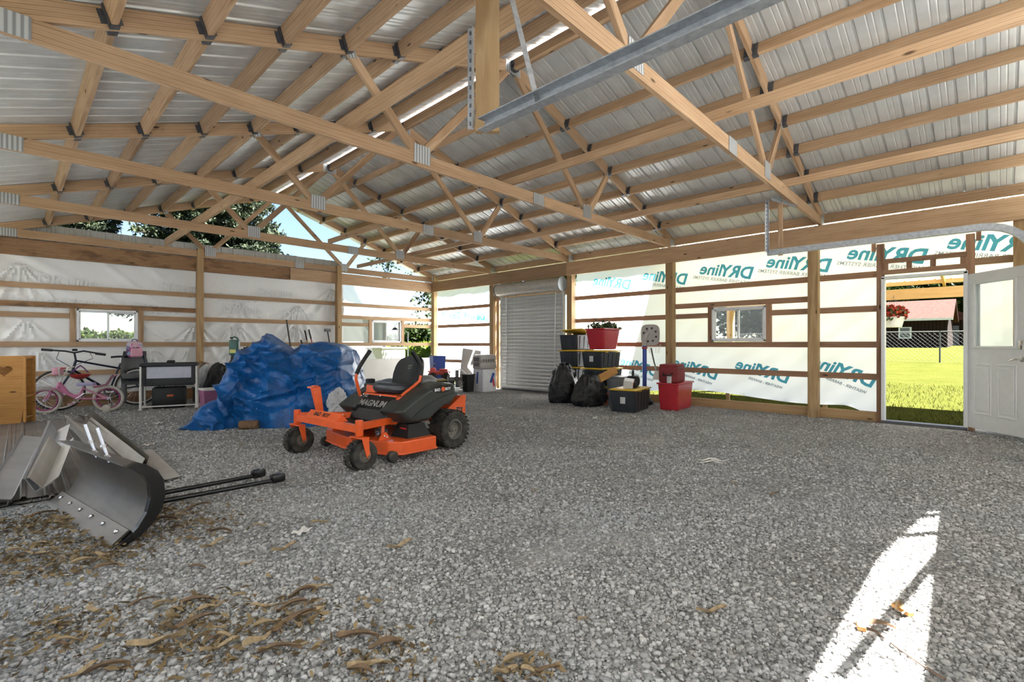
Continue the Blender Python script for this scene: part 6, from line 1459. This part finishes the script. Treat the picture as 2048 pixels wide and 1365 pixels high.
# trees
MAT['leaf_a'] = leaf_mat('broadleaf_green', (.006, .015, .004), (.032, .052, .011), .35); MAT['leaf_b'] = leaf_mat('broadleaf_light', (.009, .022, .005), (.045, .065, .014), .35); MAT['needle'] = leaf_mat('spruce_needle', (.006, .011, .006), (.04, .052, .028), .15); MAT['bark'] = plain('bark', (.06, .045, .03), .9, 0, .3, 12, bmp=.5)
def broad_tree(label, loc, H, R, n, leaf, mat, seed, trunk=.18, group='trees beyond the fence', base=.3, cat='tree'):
    e = thing('broadleaf_tree', label, cat, loc, 0, group); r = np.random.default_rng(seed); P = []
    for k in range(26):
        d = r.normal(size=3); d /= np.linalg.norm(d); c = np.array([0, 0, H * (base + 1) / 2]) + d * np.array([R, R, H * (1 - base) / 2]) * .72; rad = R * r.uniform(.28, .45)
        m_ = n // 26; q = r.normal(size=(m_, 3)); q /= np.linalg.norm(q, axis=1)[:, None]; P.append(c + q * rad * (r.random((m_, 1)) ** .35))
    P = np.concatenate(P); P[:, 2] = np.maximum(P[:, 2], .1); leaf_cloud('crown', P, leaf, mat, e, seed, .7)
    tb = MB(); tb.tube([(0, 0, -.2), (.05, 0, H * .3), (-.05, .1, H * .6)], [trunk, trunk * .7, trunk * .3], 10)
    for k in range(5):
        a = k * 1.3 + seed; tb.tube([(0, 0, H * (.25 + .07 * k)), (R * .5 * math.cos(a), R * .5 * math.sin(a), H * (.45 + .07 * k))], [trunk * .4, trunk * .12], 6)
    tb.build('trunk', MAT['bark'], e, True); return e
def gpos(px, Z):
    p = dep(px, HZ, Z); return (p.x, p.y, lz(p.x) - .02 if p.x > 9 else -.03)
for i, (px, Z, H, R, lb) in enumerate(((1765, 74, 10.5, 5.5, 'dark green broadleaf tree behind the left end of the brown house'), (1850, 78, 11.5, 6.0, 'broad green tree rising behind the middle of the red roof'), (1915, 70, 11.0, 5.5, 'tall leafy tree right of the brown house roof'), (1985, 66, 10.0, 5.5, 'leafy tree partly behind the open entry door'))):
    broad_tree(lb, gpos(px, Z), H, R, 9000, .62, MAT['leaf_b'] if i % 2 else MAT['leaf_a'], 50 + i, .3)
broad_tree('dark tree seen through the right wall window', gpos(1520, 34), 9.5, 3.6, 12000, .32, MAT['leaf_a'], 60, .25, None, .05)
broad_tree('leafy tree standing outside over the roll-up door', gpos(1062, 24), 8.6, 3.2, 15000, .24, MAT['leaf_b'], 61, .25, None, .42)
for i, (px, Z, H, R, lb) in enumerate(((838, 62, 2.7, 2.7, 'rounded dark green tree beyond the field seen in the open bay'), (872, 66, 2.8, 2.6, 'dark green tree beyond the field right behind the corner post'), (800, 72, 1.6, 2.2, 'low tree behind the field beside the far window'), (235, 70, 2.4, 2.4, 'bushy green tree seen in the right pane of the far wall window'), (275, 72, 2.4, 2.0, 'bushy green tree at the right edge of the far wall window'), (180, 120, 2.6, 5.5, 'distant tree line seen in the left pane of the far wall window'))):
    broad_tree(lb, gpos(px, Z), H, R, 7000, .42 if Z < 100 else .8, MAT['leaf_a'] if i < 3 else MAT['leaf_b'], 70 + i, .25, 'trees across the field', .05)
# twigs of a near tree hanging outside the corner
def spray(label, loc, n, sx, sz, seed):
    e = thing('leafy_branch', label, 'branch', loc); r = np.random.default_rng(seed); P = []
    tb = MB()
    for k in range(n):
        a = Vector((r.normal() * .12, r.normal() * .12, 0)); b = Vector((r.normal() * sx, r.normal() * sx * .5, -abs(r.normal()) * sz - .1)); tb.tube([(0, 0, sz * .5), a * .5, b], [.012, .008, .003], 5); t_ = r.random((26, 1)); P.append(np.array(a * .5) * (1 - t_) + np.array(b) * t_ + r.normal(0, .07, (26, 3)))
    tb.build('stems', MAT['bark'], e); e.children[0]['kind'] = 'stuff'; leaf_cloud('leaves', np.concatenate(P), .12, MAT['leaf_a'], e, seed, .6); return e
spray('leafy twigs hanging in the sky left of the corner post', dep(775, 505, 17.5), 12, .35, .5, 5); spray('leafy branch end hanging beside the corner post', dep(856, 570, 17.0), 14, .28, 1.3, 6)
# spruce
def spruce(label, loc, H, R, seed, droop=.25, z=1.3):
    e = thing('spruce_tree', label, 'tree', loc); r = np.random.default_rng(seed); P = []; tb = MB(); tb.tube([(0, 0, 0), (0, 0, H)], [.22, .03], 10); tb.build('trunk', MAT['bark'], e, True); bb_ = MB()
    while z < H - .2:
        k = int(9 + 5 * (1 - z / H)); ln = R * (1 - z / H) ** .8 + .15
        for j in range(k):
            a = 2 * math.pi * (j + r.random() * .7) / k; l = ln * r.uniform(.75, 1.1); d = np.array([math.cos(a), math.sin(a), 0]); t_ = r.random(int(190 + 170 * l)) ** .7
            pz = z + .25 * t_ * l * .4 - droop * (t_ * l) ** 1.5 * .28
            pt = d[None] * (t_ * l)[:, None]; pt[:, 2] = pz; w = .10 + .22 * l * (1 - t_) * .5
            side = np.array([-d[1], d[0], 0]); pt += side[None] * (r.normal(0, 1, len(t_)) * w)[:, None]; pt[:, 2] -= np.abs(r.normal(0, .09, len(t_))); P.append(pt)
            bb_.tube([(0, 0, z), tuple(d * l * .6 + np.array([0, 0, z])), tuple(d * l + np.array([0, 0, z - droop * l ** 1.5 * .25]))], [.03, .018, .006], 4, cap=False)
        z += .36
    q = bb_.build('branches', MAT['bark'], e); q['kind'] = 'stuff'; P = np.concatenate(P); leaf_cloud('needles', P, .13, MAT['needle'], e, seed, .4, None, .35); return e
sp0 = dep(430, HZ, 15.6); spruce('large dark spruce standing close behind the far gable', (sp0.x, sp0.y, -.03), 10.5, 3.1, 80, .25, 2.3)
sp1 = dep(105, HZ, 14.0); spruce('second spruce behind the left part of the far gable', (sp1.x, sp1.y, -.03), 8.6, 2.6, 81, .25, 2.75)
# crop field beyond the open bay
MAT['crop'] = leaf_mat('soybean_leaf', (.06, .10, .010), (.15, .19, .03), .4)
r = np.random.default_rng(90); n = 52000; P = np.stack([r.uniform(-6, 42, n), 19.5 + 42 * r.random(n) ** 1.4, r.uniform(.2, .85, n)], 1)
bx0, by0, _ = gpos(745, 19.5); P = P[~((P[:, 0] > bx0 - 5) & (P[:, 0] < bx0 + 1.6) & (P[:, 1] < by0 + 5.2))]; P[:, 2] += np.maximum(0, P[:, 0] - 9.3) * .0185
cf = leaf_cloud('crop_field', P, .30, MAT['crop'], None, 91, .8, None, 0.0); tag(cf, 'bright green low crop field beyond the open far bay', 'field', kind='stuff')
fp_ = thing('fence_post', 'thin dark post standing in the crop field', 'post', dep(816, HZ, 18)); fp_.location.z = -.03; MB().tube([(0, 0, 0), (0, 0, 1.6)], .02, 6).build('pole', MAT['dark_steel'], fp_); MB().lathe([(0, 1.6), (.03, 1.6), (.03, 1.63), (0, 1.63)], axis='Z', n=8).build('cap', MAT['dark_steel'], fp_)
# white outbuilding seen through the torn wrap
MAT['white_siding'] = siding_mat('white_siding', (.66, .67, .68), .01)
ob_ = thing('white_outbuilding', 'white outbuilding with a low gable just beyond the open far bay', 'building', gpos(745, 19.5), -.12)
MB().box((-1.6, 2.2, 1.15), (4.4, 4.0, 2.3)).build('wall', MAT['white_siding'], ob_); MB().prism([(-4.1, 2.25), (.95, 2.25), (-1.6, 3.0)], -.1, 4.4, 'XZ').build('roof', MAT['sheet'], ob_)
MB().box((-.75, .19, 1.0), (.9, .04, 2.0)).build('door', MAT['white_plastic'], ob_); MB().tube([(.62, .17, 0), (.62, .17, 2.2)], .03, 6).build('downpipe', MAT['steel'], ob_)
tk = thing('white_tank', 'low white box standing in front of the crop field', 'box', gpos(772, 17.5), .2); MB().rbox((0, 0, .55), (1.1, .8, 1.0), .04).build('shell', MAT['white_plastic'], tk); MB().rbox((0, 0, 1.07), (1.16, .86, .06), .02).build('lid', MAT['white_plastic'], tk)
# lantern hanging outside the far bay window
la = thing('lantern', 'wire lantern hanging outside the open bay window', 'lantern', onY(790, 678, WY + .75)); lb_ = MB()
for k in range(8): a = k * math.pi / 4; lb_.tube([(.09 * math.cos(a), .09 * math.sin(a), 0), (.09 * math.cos(a), .09 * math.sin(a), .25)], .004, 4)
for z in (0, .12, .25): lb_.tube([(.09 * math.cos(k * .45), .09 * math.sin(k * .45), z) for k in range(14)], .005, 4, closed=True)
q = lb_.build('cage', MAT['steel'], la); q['kind'] = 'stuff'; MB().lathe([(0, .34), (.04, .33), (.11, .25), (0, .25)], axis='Z', n=14).build('cap', MAT['black'], la, True); MB().tube([(0, 0, .34), (-.02, 0, .42), (.05, 0, .45), (.08, 0, .42)], .008, 5).build('hook', MAT['black'], la); MB().lathe([(0, .02), (.055, .02), (.06, .2), (.03, .23), (0, .23)], axis='Z', n=12).build('glass', MAT['glass'], la)
# low white shed roof seen in the left far window
ls = thing('far_white_shed', 'low white shed far off in the left pane of the far wall window', 'shed', gpos(175, 48), .3); MB().box((0, 0, .5), (6, 3, 1.0)).build('wall', MAT['white_plastic'], ls); MB().prism([(-3.2, 1.0), (3.2, 1.0), (3.0, 1.25), (-3.0, 1.25)], -1.7, 1.7, 'XZ').build('roof', MAT['white_plastic'], ls)
